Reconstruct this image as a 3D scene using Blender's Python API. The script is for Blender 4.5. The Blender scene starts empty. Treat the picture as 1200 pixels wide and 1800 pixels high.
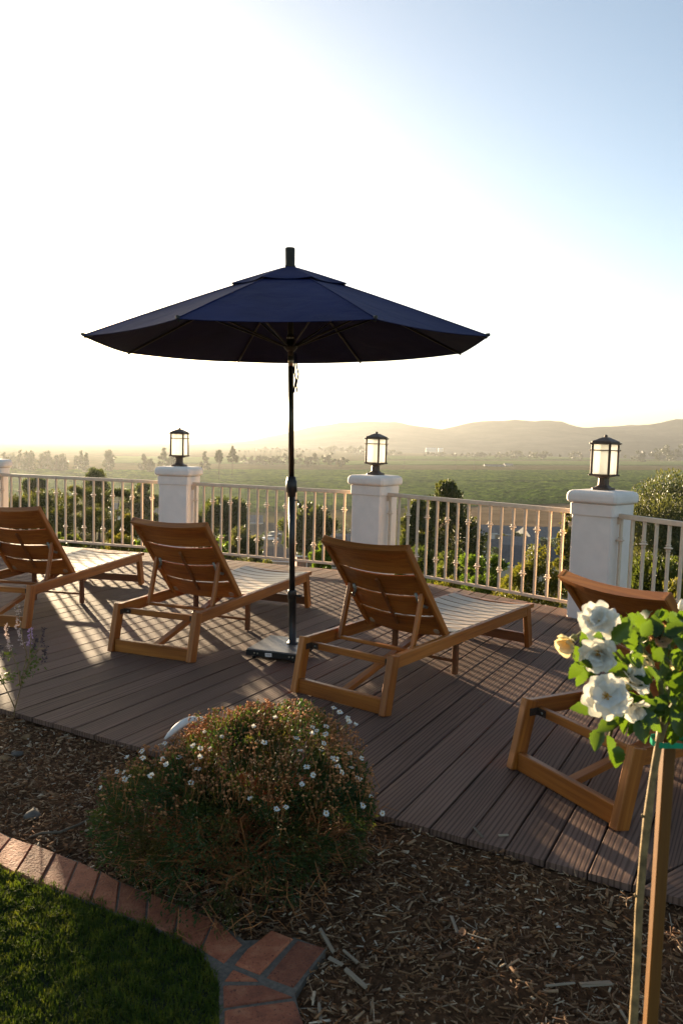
import bpy, math, random
import numpy as np
from mathutils import Vector, Matrix

random.seed(7)
RNG = np.random.default_rng(7)
scene = bpy.context.scene
COL = scene.collection

# ------------------------------------------------------------------ camera
CAM_H, FPX, PITCH, ROLL = 1.4445, 1374.8, 0.08921, -0.02749
_f = np.array([0, math.cos(PITCH), -math.sin(PITCH)])
_u0 = np.array([0, math.sin(PITCH), math.cos(PITCH)])
_x0 = np.array([1.0, 0, 0])
_u = math.cos(ROLL) * _u0 + math.sin(ROLL) * _x0
_x = math.cos(ROLL) * _x0 - math.sin(ROLL) * _u0
CAMP = np.array([0, 0, CAM_H])


def ray(px, py):
    return _f + _x * (px - 600) / FPX - _u * (py - 900) / FPX


def gz(px, py, z=0.0):
    """survey point: where the sight line of a photograph pixel meets height z"""
    d = ray(px, py)
    return Vector(CAMP + d * ((z - CAM_H) / d[2]))


def gd(px, py, D):
    """survey point: sight line of a pixel at forward distance D"""
    d = ray(px, py)
    return Vector(CAMP + d * (D / d[1]))


cam_d = bpy.data.cameras.new('camera')
cam = bpy.data.objects.new('camera', cam_d)
COL.objects.link(cam)
cam_d.sensor_fit = 'VERTICAL'
cam_d.sensor_height = 36.0
cam_d.sensor_width = 24.0
cam_d.lens = FPX / 1800 * 36
cam_d.clip_start = 0.05
cam_d.clip_end = 30000
R3 = Matrix((Vector(_x), Vector(_u), Vector(-_f))).transposed()
cam.matrix_world = Matrix.Translation(Vector(CAMP)) @ R3.to_4x4()
cam_d.dof.use_dof = True
cam_d.dof.focus_distance = 6.0
cam_d.dof.aperture_fstop = 9.0
scene.camera = cam

# ------------------------------------------------------------------ light
SUN_AZ, SUN_EL = math.radians(-27.3), math.radians(5.6)
SUN_DIR = Vector((math.sin(SUN_AZ) * math.cos(SUN_EL), math.cos(SUN_AZ) * math.cos(SUN_EL), math.sin(SUN_EL)))
world = bpy.data.worlds.new('World')
scene.world = world
world.use_nodes = True
wn = world.node_tree.nodes
wl = world.node_tree.links
bg = wn['Background']
sky = wn.new('ShaderNodeTexSky')
sky.sky_type = 'NISHITA'
sky.sun_disc = False
sky.sun_elevation = SUN_EL
sky.sun_rotation = SUN_AZ
sky.altitude = 100
sky.air_density = 0.7
sky.dust_density = 0.9
sky.ozone_density = 0.6
wl.new(sky.outputs[0], bg.inputs[0])
bg.inputs[1].default_value = 0.062

sun_d = bpy.data.lights.new('sun', 'SUN')
sun_d.energy = 5.0
sun_d.angle = math.radians(0.53)
sun_d.color = (1.0, 0.78, 0.50)
sun = bpy.data.objects.new('sun', sun_d)
COL.objects.link(sun)
sun.rotation_euler = SUN_DIR.to_track_quat('Z', 'Y').to_euler()
sun.location = SUN_DIR * 50

scene.view_settings.view_transform = 'Standard'
scene.view_settings.look = 'None'
scene.view_settings.exposure = 2.55
scene.view_settings.gamma = 1.0
scene.view_settings.use_curve_mapping = False
scene.render.engine = 'CYCLES'
cy = scene.cycles
cy.use_denoising = True
cy.use_adaptive_sampling = True
cy.adaptive_threshold = 0.01
cy.max_bounces = 8
cy.diffuse_bounces = 4
cy.glossy_bounces = 3
cy.transmission_bounces = 4
cy.volume_bounces = 0
cy.transparent_max_bounces = 8
cy.sample_clamp_indirect = 8.0
cy.caustics_reflective = False
cy.caustics_refractive = False


# ------------------------------------------------------------------ materials
def new_mat(name):
    m = bpy.data.materials.new(name)
    m.use_nodes = True
    nt = m.node_tree
    return m, nt.nodes, nt.links, nt.nodes['Principled BSDF']


def ramp(n, stops):
    r = n.new('ShaderNodeValToRGB')
    e = r.color_ramp.elements
    while len(e) > 1:
        e.remove(e[-1])
    e[0].position, e[0].color = stops[0][0], (*stops[0][1], 1)
    for p, c in stops[1:]:
        k = e.new(p)
        k.color = (*c, 1)
    return r


def objrand(n, l, amount=50.0):
    oi = n.new('ShaderNodeObjectInfo')
    mu = n.new('ShaderNodeMath')
    mu.operation = 'MULTIPLY'
    mu.inputs[1].default_value = amount
    l.new(oi.outputs['Random'], mu.inputs[0])
    return oi.outputs['Random'], mu.outputs[0]


def coords(n, l, scale, shift=None, kind='Object'):
    tc = n.new('ShaderNodeTexCoord')
    mp = n.new('ShaderNodeMapping')
    mp.inputs['Scale'].default_value = scale
    l.new(tc.outputs[kind], mp.inputs[0])
    if shift is not None:
        cx = n.new('ShaderNodeCombineXYZ')
        for i in range(3):
            l.new(shift, cx.inputs[i])
        l.new(cx.outputs[0], mp.inputs['Location'])
    return mp.outputs[0]


def bump(n, l, b, height, strength, dist):
    bp = n.new('ShaderNodeBump')
    bp.inputs['Strength'].default_value = strength
    bp.inputs['Distance'].default_value = dist
    l.new(height, bp.inputs['Height'])
    l.new(bp.outputs[0], b.inputs['Normal'])
    return bp


def noise(n, l, vec, scale, detail=4, rough=0.55, dist=0.0):
    t = n.new('ShaderNodeTexNoise')
    t.inputs['Scale'].default_value = scale
    t.inputs['Detail'].default_value = detail
    t.inputs['Roughness'].default_value = rough
    t.inputs['Distortion'].default_value = dist
    if vec is not None:
        l.new(vec, t.inputs['Vector'])
    return t.outputs[0]


def varied(n, l, col, rnd, amt):
    """multiply a colour by 1 +- amt per object"""
    mr = n.new('ShaderNodeMapRange')
    mr.inputs['To Min'].default_value = 1 - amt
    mr.inputs['To Max'].default_value = 1 + amt
    l.new(rnd, mr.inputs[0])
    mx = n.new('ShaderNodeVectorMath')
    mx.operation = 'SCALE'
    l.new(col, mx.inputs[0])
    l.new(mr.outputs[0], mx.inputs['Scale'])
    return mx.outputs[0]


def plain(name, col, rough=0.6, metal=0.0, nscale=30, namt=0.25, bstr=0.15, bdist=0.002, spec=0.5):
    m, n, l, b = new_mat(name)
    v = coords(n, l, (1, 1, 1))
    nz = noise(n, l, v, nscale)
    a = tuple(c * (1 - namt) for c in col)
    c2 = tuple(min(1, c * (1 + namt)) for c in col)
    r = ramp(n, [(0.3, a), (0.7, c2)])
    l.new(nz, r.inputs[0])
    l.new(r.outputs[0], b.inputs['Base Color'])
    b.inputs['Roughness'].default_value = rough
    b.inputs['Metallic'].default_value = metal
    b.inputs['Specular IOR Level'].default_value = spec
    if bstr:
        bump(n, l, b, nz, bstr, bdist)
    return m


def wood(name, dark, mid, light, rough=0.5, grain=60, var=0.12):
    """grain runs along each piece's own X axis"""
    m, n, l, b = new_mat(name)
    rnd, sh = objrand(n, l)
    v = coords(n, l, (2.0, grain, grain), sh)
    nz = noise(n, l, v, 1.0, 5, 0.6, 0.4)
    v2 = coords(n, l, (1.2, 7, 7), sh)
    nz2 = noise(n, l, v2, 1.0, 3)
    mx = n.new('ShaderNodeMath')
    mx.operation = 'MULTIPLY_ADD'
    mx.inputs[1].default_value = 0.5
    l.new(nz2, mx.inputs[0])
    hf = n.new('ShaderNodeMath')
    hf.operation = 'MULTIPLY'
    hf.inputs[1].default_value = 0.5
    l.new(nz, hf.inputs[0])
    l.new(hf.outputs[0], mx.inputs[2])
    r = ramp(n, [(0.33, dark), (0.5, mid), (0.66, light)])
    l.new(mx.outputs[0], r.inputs[0])
    l.new(varied(n, l, r.outputs[0], rnd, var), b.inputs['Base Color'])
    b.inputs['Roughness'].default_value = rough
    bump(n, l, b, nz, 0.25, 0.001)
    return m


def leafmat(name, cols, trans=0.45, rough=0.5, tcol=None, seed=0.0, spot=9.0):
    """leaf blades: diffuse plus light let through"""
    m, n, l, b = new_mat(name)
    v = coords(n, l, (1, 1, 1))
    nz = noise(n, l, v, spot, 3)
    k = len(cols)
    r = ramp(n, [(0.3 + 0.4 * i / max(1, k - 1), c) for i, c in enumerate(cols)])
    l.new(nz, r.inputs[0])
    rnd, _sh = objrand(n, l)
    l.new(varied(n, l, r.outputs[0], rnd, 0.35 if name == 'rose_leaves' else 0.0), b.inputs['Base Color'])
    b.inputs['Roughness'].default_value = rough
    b.inputs['Specular IOR Level'].default_value = 0.35
    t = n.new('ShaderNodeBsdfTranslucent')
    if tcol is None:
        l.new(r.outputs[0], t.inputs[0])
        sc = n.new('ShaderNodeVectorMath')
        sc.operation = 'MULTIPLY'
        sc.inputs[1].default_value = (1.6, 1.5, 0.7)
        l.new(r.outputs[0], sc.inputs[0])
        l.new(sc.outputs[0], t.inputs[0])
    else:
        t.inputs[0].default_value = (*tcol, 1)
    mx = n.new('ShaderNodeMixShader')
    mx.inputs[0].default_value = trans
    l.new(b.outputs[0], mx.inputs[1])
    l.new(t.outputs[0], mx.inputs[2])
    l.new(mx.outputs[0], n['Material Output'].inputs[0])
    return m


M = {}
M['teak'] = wood('teak', (0.15, 0.040, 0.006), (0.31, 0.096, 0.013), (0.46, 0.165, 0.028), 0.42)
M['teak_dark'] = wood('teak_dark', (0.10, 0.032, 0.010), (0.16, 0.053, 0.014), (0.22, 0.08, 0.02), 0.45)
M['teak_weathered'] = wood('teak_weathered', (0.21, 0.135, 0.08), (0.31, 0.21, 0.13), (0.40, 0.29, 0.19), 0.42)
M['stake_wood'] = wood('stake_wood', (0.08, 0.030, 0.004), (0.14, 0.056, 0.006), (0.19, 0.08, 0.010), 0.6)
M['stucco'] = plain('white_stucco', (0.84, 0.74, 0.66), 0.85, nscale=7, namt=0.06, bstr=0.45, bdist=0.003)
M['rail_paint'] = plain('beige_rail_paint', (0.72, 0.56, 0.41), 0.6, nscale=25, namt=0.08, bstr=0.08, spec=0.25)
M['bronze'] = plain('bronze_lamp_metal', (0.10, 0.065, 0.045), 0.55, 0.3, nscale=80, namt=0.3, bstr=0.1)
M['black_metal'] = plain('black_powdercoat', (0.016, 0.016, 0.015), 0.4, 0.2, nscale=120, namt=0.2, bstr=0.05)
M['bronze_tube'] = plain('dark_bronze_tube', (0.05, 0.04, 0.025), 0.35, 0.7, nscale=60, namt=0.15, bstr=0.03)
M['silver'] = plain('brushed_steel', (0.5, 0.45, 0.35), 0.3, 0.9, nscale=60, namt=0.1, bstr=0.05)
M['grey_metal'] = plain('galvanised_bracket', (0.22, 0.22, 0.19), 0.45, 0.7, nscale=60, namt=0.2, bstr=0.05)
M['iron'] = plain('rusty_black_bracket', (0.05, 0.03, 0.02), 0.6, 0.4, nscale=90, namt=0.5, bstr=0.2)
M['slate_plate'] = plain('base_plate_grey', (0.14, 0.13, 0.12), 0.38, 0.0, nscale=18, namt=0.2, bstr=0.1)
M['sticker'] = plain('paper_sticker', (0.75, 0.74, 0.7), 0.7, nscale=10, namt=0.03, bstr=0)
M['sticker_ink'] = plain('sticker_ink', (0.3, 0.2, 0.15), 0.7, nscale=10, namt=0.03, bstr=0)
M['mortar'] = plain('grey_mortar', (0.125, 0.10, 0.075), 0.95, nscale=70, namt=0.3, bstr=0.5, bdist=0.004)
M['soil'] = plain('dark_soil', (0.10, 0.05, 0.024), 1.0, nscale=45, namt=0.6, bstr=0.8, bdist=0.02, spec=0.1)
M['under_deck'] = plain('under_deck_shade', (0.02, 0.015, 0.012), 0.9, nscale=20, namt=0.2, bstr=0.1)  # near-black for the added block; shade in the board gaps put into the colour
M['rock_tan'] = plain('tan_rock', (0.24, 0.14, 0.06), 0.9, nscale=30, namt=0.4, bstr=0.6, bdist=0.006)
M['rock_grey'] = plain('grey_rock', (0.10, 0.085, 0.07), 0.9, nscale=30, namt=0.4, bstr=0.6, bdist=0.006)
M['rock_white'] = plain('white_stone', (0.80, 0.74, 0.66), 0.7, nscale=14, namt=0.06, bstr=0.2, bdist=0.003)
M['bark'] = plain('tree_bark', (0.10, 0.07, 0.045), 0.9, nscale=20, namt=0.4, bstr=0.6, bdist=0.03)
M['rose_bark'] = plain('rose_cane_bark', (0.23, 0.15, 0.06), 0.7, nscale=45, namt=0.5, bstr=0.5, bdist=0.004)
M['dry_stem'] = plain('dry_stems', (0.27, 0.105, 0.03), 0.85, nscale=12, namt=0.5, bstr=0)
M['green_stem'] = plain('green_stems', (0.12, 0.12, 0.03), 0.6, nscale=12, namt=0.3, bstr=0)
M['dry_head'] = plain('dried_flower_heads', (0.40, 0.17, 0.06), 0.9, nscale=18, namt=0.6, bstr=0)
M['daisy_eye'] = plain('daisy_eye', (0.55, 0.28, 0.03), 0.8, nscale=60, namt=0.4, bstr=0)
M['tape'] = plain('green_plastic_tie', (0.01, 0.30, 0.16), 0.35, nscale=30, namt=0.15, bstr=0.1)
M['petal'] = leafmat('white_petals', [(0.66, 0.65, 0.60), (0.76, 0.75, 0.71)], 0.3, 0.7, (0.75, 0.71, 0.58), spot=20)
M['petal_cream'] = leafmat('cream_petals', [(0.68, 0.58, 0.36), (0.78, 0.70, 0.5)], 0.45, 0.6, (0.8, 0.66, 0.35), spot=30)
M['petal_dead'] = leafmat('withered_petals', [(0.5, 0.29, 0.15), (0.66, 0.46, 0.30)], 0.35, 0.7, (0.6, 0.34, 0.16), spot=40)
M['petal_purple'] = leafmat('purple_petals', [(0.50, 0.34, 0.52), (0.62, 0.50, 0.60)], 0.35, 0.7, (0.5, 0.25, 0.6), spot=60)
M['petal_pale'] = leafmat('pale_lilac_petals', [(0.50, 0.38, 0.34), (0.66, 0.54, 0.50)], 0.35, 0.7, (0.6, 0.45, 0.4), spot=60)
M['seed_head'] = plain('dark_seed_heads', (0.07, 0.045, 0.05), 0.9, nscale=40, namt=0.4, bstr=0)
M['rose_leaf'] = leafmat('rose_leaves', [(0.014, 0.036, 0.008), (0.030, 0.064, 0.012), (0.055, 0.095, 0.018)], 0.36, 0.35, (0.12, 0.20, 0.010), spot=26)
M['salvia_leaf'] = leafmat('salvia_leaves', [(0.05, 0.07, 0.02), (0.09, 0.12, 0.03)], 0.45)
M['bush_leaf'] = leafmat('daisy_bush_leaves', [(0.020, 0.046, 0.014), (0.042, 0.070, 0.018), (0.10, 0.07, 0.016)], 0.4, 0.6, None, spot=6)
M['grass'] = leafmat('lawn_blades', [(0.030, 0.056, 0.006), (0.058, 0.088, 0.010), (0.12, 0.135, 0.02)], 0.5, 0.85, spot=22)
M['grass_base'] = plain('lawn_thatch', (0.022, 0.028, 0.009), 1.0, nscale=60, namt=0.5, bstr=0.5, bdist=0.01)
M['pine'] = leafmat('pine_needles', [(0.032, 0.045, 0.015), (0.06, 0.072, 0.022), (0.12, 0.115, 0.03)], 0.42, spot=0.9)
M['olive'] = leafmat('grey_green_leaves', [(0.045, 0.055, 0.025), (0.08, 0.09, 0.04), (0.14, 0.14, 0.07)], 0.4, spot=1.2)
M['darkleaf'] = leafmat('dark_green_leaves', [(0.028, 0.044, 0.012), (0.05, 0.068, 0.018), (0.085, 0.1, 0.025)], 0.5, spot=1.0)
M['brightleaf'] = leafmat('bright_green_leaves', [(0.05, 0.09, 0.012), (0.085, 0.14, 0.02), (0.14, 0.20, 0.03)], 0.5, spot=2.5)
M['yellowleaf'] = leafmat('yellow_green_leaves', [(0.055, 0.065, 0.012), (0.10, 0.105, 0.02), (0.17, 0.15, 0.03)], 0.45, spot=3)
M['farleaf'] = leafmat('far_tree_leaves', [(0.035, 0.045, 0.02), (0.07, 0.08, 0.035)], 0.2, spot=0.2)
M['grove_leaf'] = leafmat('grove_leaves', [(0.035, 0.06, 0.018), (0.065, 0.095, 0.03)], 0.25, spot=0.3)
CHIPS = []
for i, c in enumerate([(0.125, 0.056, 0.021), (0.21, 0.105, 0.042), (0.31, 0.19, 0.10), (0.43, 0.32, 0.205), (0.21, 0.08, 0.021), (0.48, 0.39, 0.28)]):
    CHIPS.append(plain('mulch_chips', c, 0.85, nscale=40, namt=0.35, bstr=0))
M['pale_chip'] = wood('pale_wood_chip', (0.15, 0.11, 0.07), (0.24, 0.18, 0.12), (0.34, 0.27, 0.19), 0.8, 300)
M['twig'] = wood('grey_twig', (0.07, 0.05, 0.035), (0.12, 0.09, 0.06), (0.2, 0.16, 0.12), 0.9, 200)
M['fallen_leaf'] = leafmat('fallen_leaf_brown', [(0.28, 0.13, 0.05), (0.4, 0.2, 0.1)], 0.3, spot=40)
M['fallen_pink'] = leafmat('fallen_leaf_pink', [(0.42, 0.2, 0.14), (0.5, 0.28, 0.2)], 0.3, spot=40)

# deck boards: embossed grain
m, n, l, b = new_mat('deck_board')
rnd, sh = objrand(n, l, 37.0)
v = coords(n, l, (0.42, 7.0, 1.0), sh)
wv = n.new('ShaderNodeTexWave')
wv.wave_type = 'BANDS'
wv.bands_direction = 'Y'
wv.inputs['Scale'].default_value = 2.4
wv.inputs['Distortion'].default_value = 15.0
wv.inputs['Detail'].default_value = 1.5
wv.inputs['Detail Scale'].default_value = 0.55
l.new(v, wv.inputs['Vector'])
vf = coords(n, l, (3.0, 170.0, 1.0), sh)
fine = noise(n, l, vf, 1.0, 4, 0.6)
lines = ramp(n, [(0.0, (0, 0, 0)), (0.22, (0.35, 0.35, 0.35)), (0.45, (1, 1, 1))])
l.new(wv.outputs[0], lines.inputs[0])
vb = coords(n, l, (1.3, 5.0, 1.0), sh)
blotch = noise(n, l, vb, 1.0, 4)
colr = ramp(n, [(0.3, (0.125, 0.076, 0.056)), (0.55, (0.19, 0.113, 0.082)), (0.75, (0.245, 0.158, 0.118))])
mixh = n.new('ShaderNodeMath'); mixh.operation = 'MULTIPLY_ADD'
mixh.inputs[1].default_value = 0.45
l.new(fine, mixh.inputs[0])
hb = n.new('ShaderNodeMath'); hb.operation = 'MULTIPLY'; hb.inputs[1].default_value = 0.55
l.new(blotch, hb.inputs[0]); l.new(hb.outputs[0], mixh.inputs[2])
l.new(mixh.outputs[0], colr.inputs[0])
dk = n.new('ShaderNodeMixRGB'); dk.blend_type = 'MULTIPLY'; dk.inputs[0].default_value = 0.45
l.new(colr.outputs[0], dk.inputs[1]); l.new(lines.outputs[0], dk.inputs[2])
l.new(varied(n, l, dk.outputs[0], rnd, 0.13), b.inputs['Base Color'])
b.inputs['Roughness'].default_value = 0.75
b.inputs['Diffuse Roughness'].default_value = 0.1
b.inputs['Specular IOR Level'].default_value = 0.11
hh = n.new('ShaderNodeMath'); hh.operation = 'MULTIPLY_ADD'; hh.inputs[1].default_value = 0.35
l.new(fine, hh.inputs[0]); l.new(lines.outputs[0], hh.inputs[2])
bump(n, l, b, hh.outputs[0], 0.28, 0.002)
M['deck'] = m

# brick
m, n, l, b = new_mat('brick')
rnd, sh = objrand(n, l)
v = coords(n, l, (1, 1, 1), sh)
n1 = noise(n, l, v, 16, 5, 0.7)
r = ramp(n, [(0.25, (0.13, 0.034, 0.014)), (0.5, (0.29, 0.082, 0.034)), (0.75, (0.38, 0.15, 0.07))])
l.new(n1, r.inputs[0])
pit = noise(n, l, v, 130, 2, 0.5)
pr = ramp(n, [(0.30, (0.25, 0.2, 0.2)), (0.40, (1, 1, 1))])
l.new(pit, pr.inputs[0])
dk = n.new('ShaderNodeMixRGB'); dk.blend_type = 'MULTIPLY'; dk.inputs[0].default_value = 0.8
l.new(r.outputs[0], dk.inputs[1]); l.new(pr.outputs[0], dk.inputs[2])
l.new(varied(n, l, dk.outputs[0], rnd, 0.3), b.inputs['Base Color'])
b.inputs['Roughness'].default_value = 0.8
rgh = noise(n, l, v, 38, 5, 0.7)
ad = n.new('ShaderNodeMath'); ad.operation = 'ADD'
l.new(pit, ad.inputs[0]); l.new(rgh, ad.inputs[1])
bump(n, l, b, ad.outputs[0], 0.8, 0.004)
M['brick'] = m

# navy canvas with a fine weave
m, n, l, b = new_mat('navy_canvas')
v = coords(n, l, (1, 1, 1))
wv = noise(n, l, coords(n, l, (400, 400, 400)), 1.0, 2)
big = noise(n, l, v, 3.0, 3)
r = ramp(n, [(0.3, (0.008, 0.012, 0.055)), (0.7, (0.012, 0.018, 0.078))])
l.new(big, r.inputs[0])
l.new(r.outputs[0], b.inputs['Base Color'])
b.inputs['Roughness'].default_value = 0.75
b.inputs['Specular IOR Level'].default_value = 0.15
wr = noise(n, l, coords(n, l, (5, 5, 2)), 1.0, 3, 0.5, 0.6)
ad = n.new('ShaderNodeMath'); ad.operation = 'MULTIPLY_ADD'; ad.inputs[1].default_value = 0.05
l.new(wv, ad.inputs[0]); l.new(wr, ad.inputs[2])
bump(n, l, b, ad.outputs[0], 0.5, 0.02)
M['canvas'] = m

# frosted lamp glass
m, n, l, b = new_mat('frosted_glass')
v = coords(n, l, (1, 1, 1))
nz = noise(n, l, v, 12, 3)
r = ramp(n, [(0.3, (0.62, 0.66, 0.58)), (0.7, (0.74, 0.77, 0.70))])
l.new(nz, r.inputs[0]); l.new(r.outputs[0], b.inputs['Base Color'])
b.inputs['Roughness'].default_value = 0.3
t = n.new('ShaderNodeBsdfTranslucent'); t.inputs[0].default_value = (0.95, 0.95, 0.93, 1)
tr = n.new('ShaderNodeBsdfTransparent'); tr.inputs[0].default_value = (1, 1, 0.99, 1)
m0 = n.new('ShaderNodeMixShader'); m0.inputs[0].default_value = 0.5
l.new(t.outputs[0], m0.inputs[1]); l.new(tr.outputs[0], m0.inputs[2])
mx = n.new('ShaderNodeMixShader'); mx.inputs[0].default_value = 0.85
l.new(b.outputs[0], mx.inputs[1]); l.new(m0.outputs[0], mx.inputs[2])
l.new(mx.outputs[0], n['Material Output'].inputs[0])
M['frosted'] = m


def ground_mat(name, stops, scale, rough=1.0, detail=6, aniso=(1, 1, 1), bstr=0.0, bdist=0.1, nrough=0.65):
    m, n, l, b = new_mat(name)
    v = coords(n, l, aniso)
    nz = noise(n, l, v, scale, detail, nrough)
    r = ramp(n, stops)
    l.new(nz, r.inputs[0]); l.new(r.outputs[0], b.inputs['Base Color'])
    b.inputs['Roughness'].default_value = rough
    b.inputs['Specular IOR Level'].default_value = 0.0
    if bstr:
        bump(n, l, b, nz, bstr, bdist)
    return m


M['terrain'] = ground_mat('dry_valley_ground', [(0.3, (0.05, 0.05, 0.02)), (0.5, (0.10, 0.085, 0.035)), (0.7, (0.15, 0.12, 0.06))], 0.05)
M['crop'] = ground_mat('green_crop', [(0.38, (0.018, 0.045, 0.008)), (0.5, (0.065, 0.115, 0.018)), (0.62, (0.14, 0.19, 0.03))], 0.10, detail=8, nrough=0.8)
M['crop_pale'] = ground_mat('pale_crop', [(0.3, (0.07, 0.11, 0.03)), (0.5, (0.11, 0.155, 0.04)), (0.7, (0.16, 0.2, 0.06))], 0.06, detail=8)
M['tilled'] = ground_mat('tilled_earth', [(0.3, (0.13, 0.085, 0.05)), (0.5, (0.18, 0.12, 0.07)), (0.7, (0.23, 0.16, 0.1))], 0.1, detail=8, aniso=(0.3, 1, 1))
M['hill'] = ground_mat('dry_hills', [(0.35, (0.025, 0.03, 0.027)), (0.5, (0.055, 0.056, 0.048)), (0.65, (0.115, 0.105, 0.085))], 0.006, detail=8, nrough=0.75)
M['asphalt'] = ground_mat('asphalt', [(0.3, (0.045, 0.045, 0.045)), (0.7, (0.075, 0.072, 0.07))], 0.5)
M['wall_cream'] = plain('house_wall_cream', (0.42, 0.37, 0.30), 0.9, nscale=0.6, namt=0.1, bstr=0)
M['wall_white'] = plain('house_wall_white', (0.62, 0.6, 0.56), 0.9, nscale=0.6, namt=0.06, bstr=0)
M['wall_brick'] = plain('house_wall_brick', (0.26, 0.10, 0.06), 0.9, nscale=3, namt=0.3, bstr=0)
M['roof_grey'] = plain('roof_grey', (0.11, 0.11, 0.115), 0.85, nscale=1.5, namt=0.2, bstr=0)
M['roof_slate'] = plain('roof_slate', (0.06, 0.06, 0.066), 0.8, nscale=1.5, namt=0.2, bstr=0)
M['roof_brown'] = plain('roof_brown', (0.11, 0.075, 0.06), 0.85, nscale=1.5, namt=0.2, bstr=0)
M['window_dark'] = plain('window_glass_dark', (0.03, 0.035, 0.04), 0.15, nscale=1, namt=0.1, bstr=0)
M['trim_white'] = plain('white_trim', (0.7, 0.69, 0.66), 0.7, nscale=5, namt=0.04, bstr=0)
M['car_white'] = plain('car_paint_white', (0.7, 0.7, 0.7), 0.3, nscale=2, namt=0.03, bstr=0)
M['car_grey'] = plain('car_paint_grey', (0.2, 0.22, 0.24), 0.3, nscale=2, namt=0.05, bstr=0)
M['car_blue'] = plain('car_paint_blue', (0.05, 0.09, 0.18), 0.3, nscale=2, namt=0.05, bstr=0)
M['tyre'] = plain('tyre_rubber', (0.02, 0.02, 0.02), 0.9, nscale=5, namt=0.1, bstr=0)
M['pole_wood'] = plain('utility_pole_wood', (0.08, 0.06, 0.045), 0.9, nscale=3, namt=0.2, bstr=0)


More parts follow.
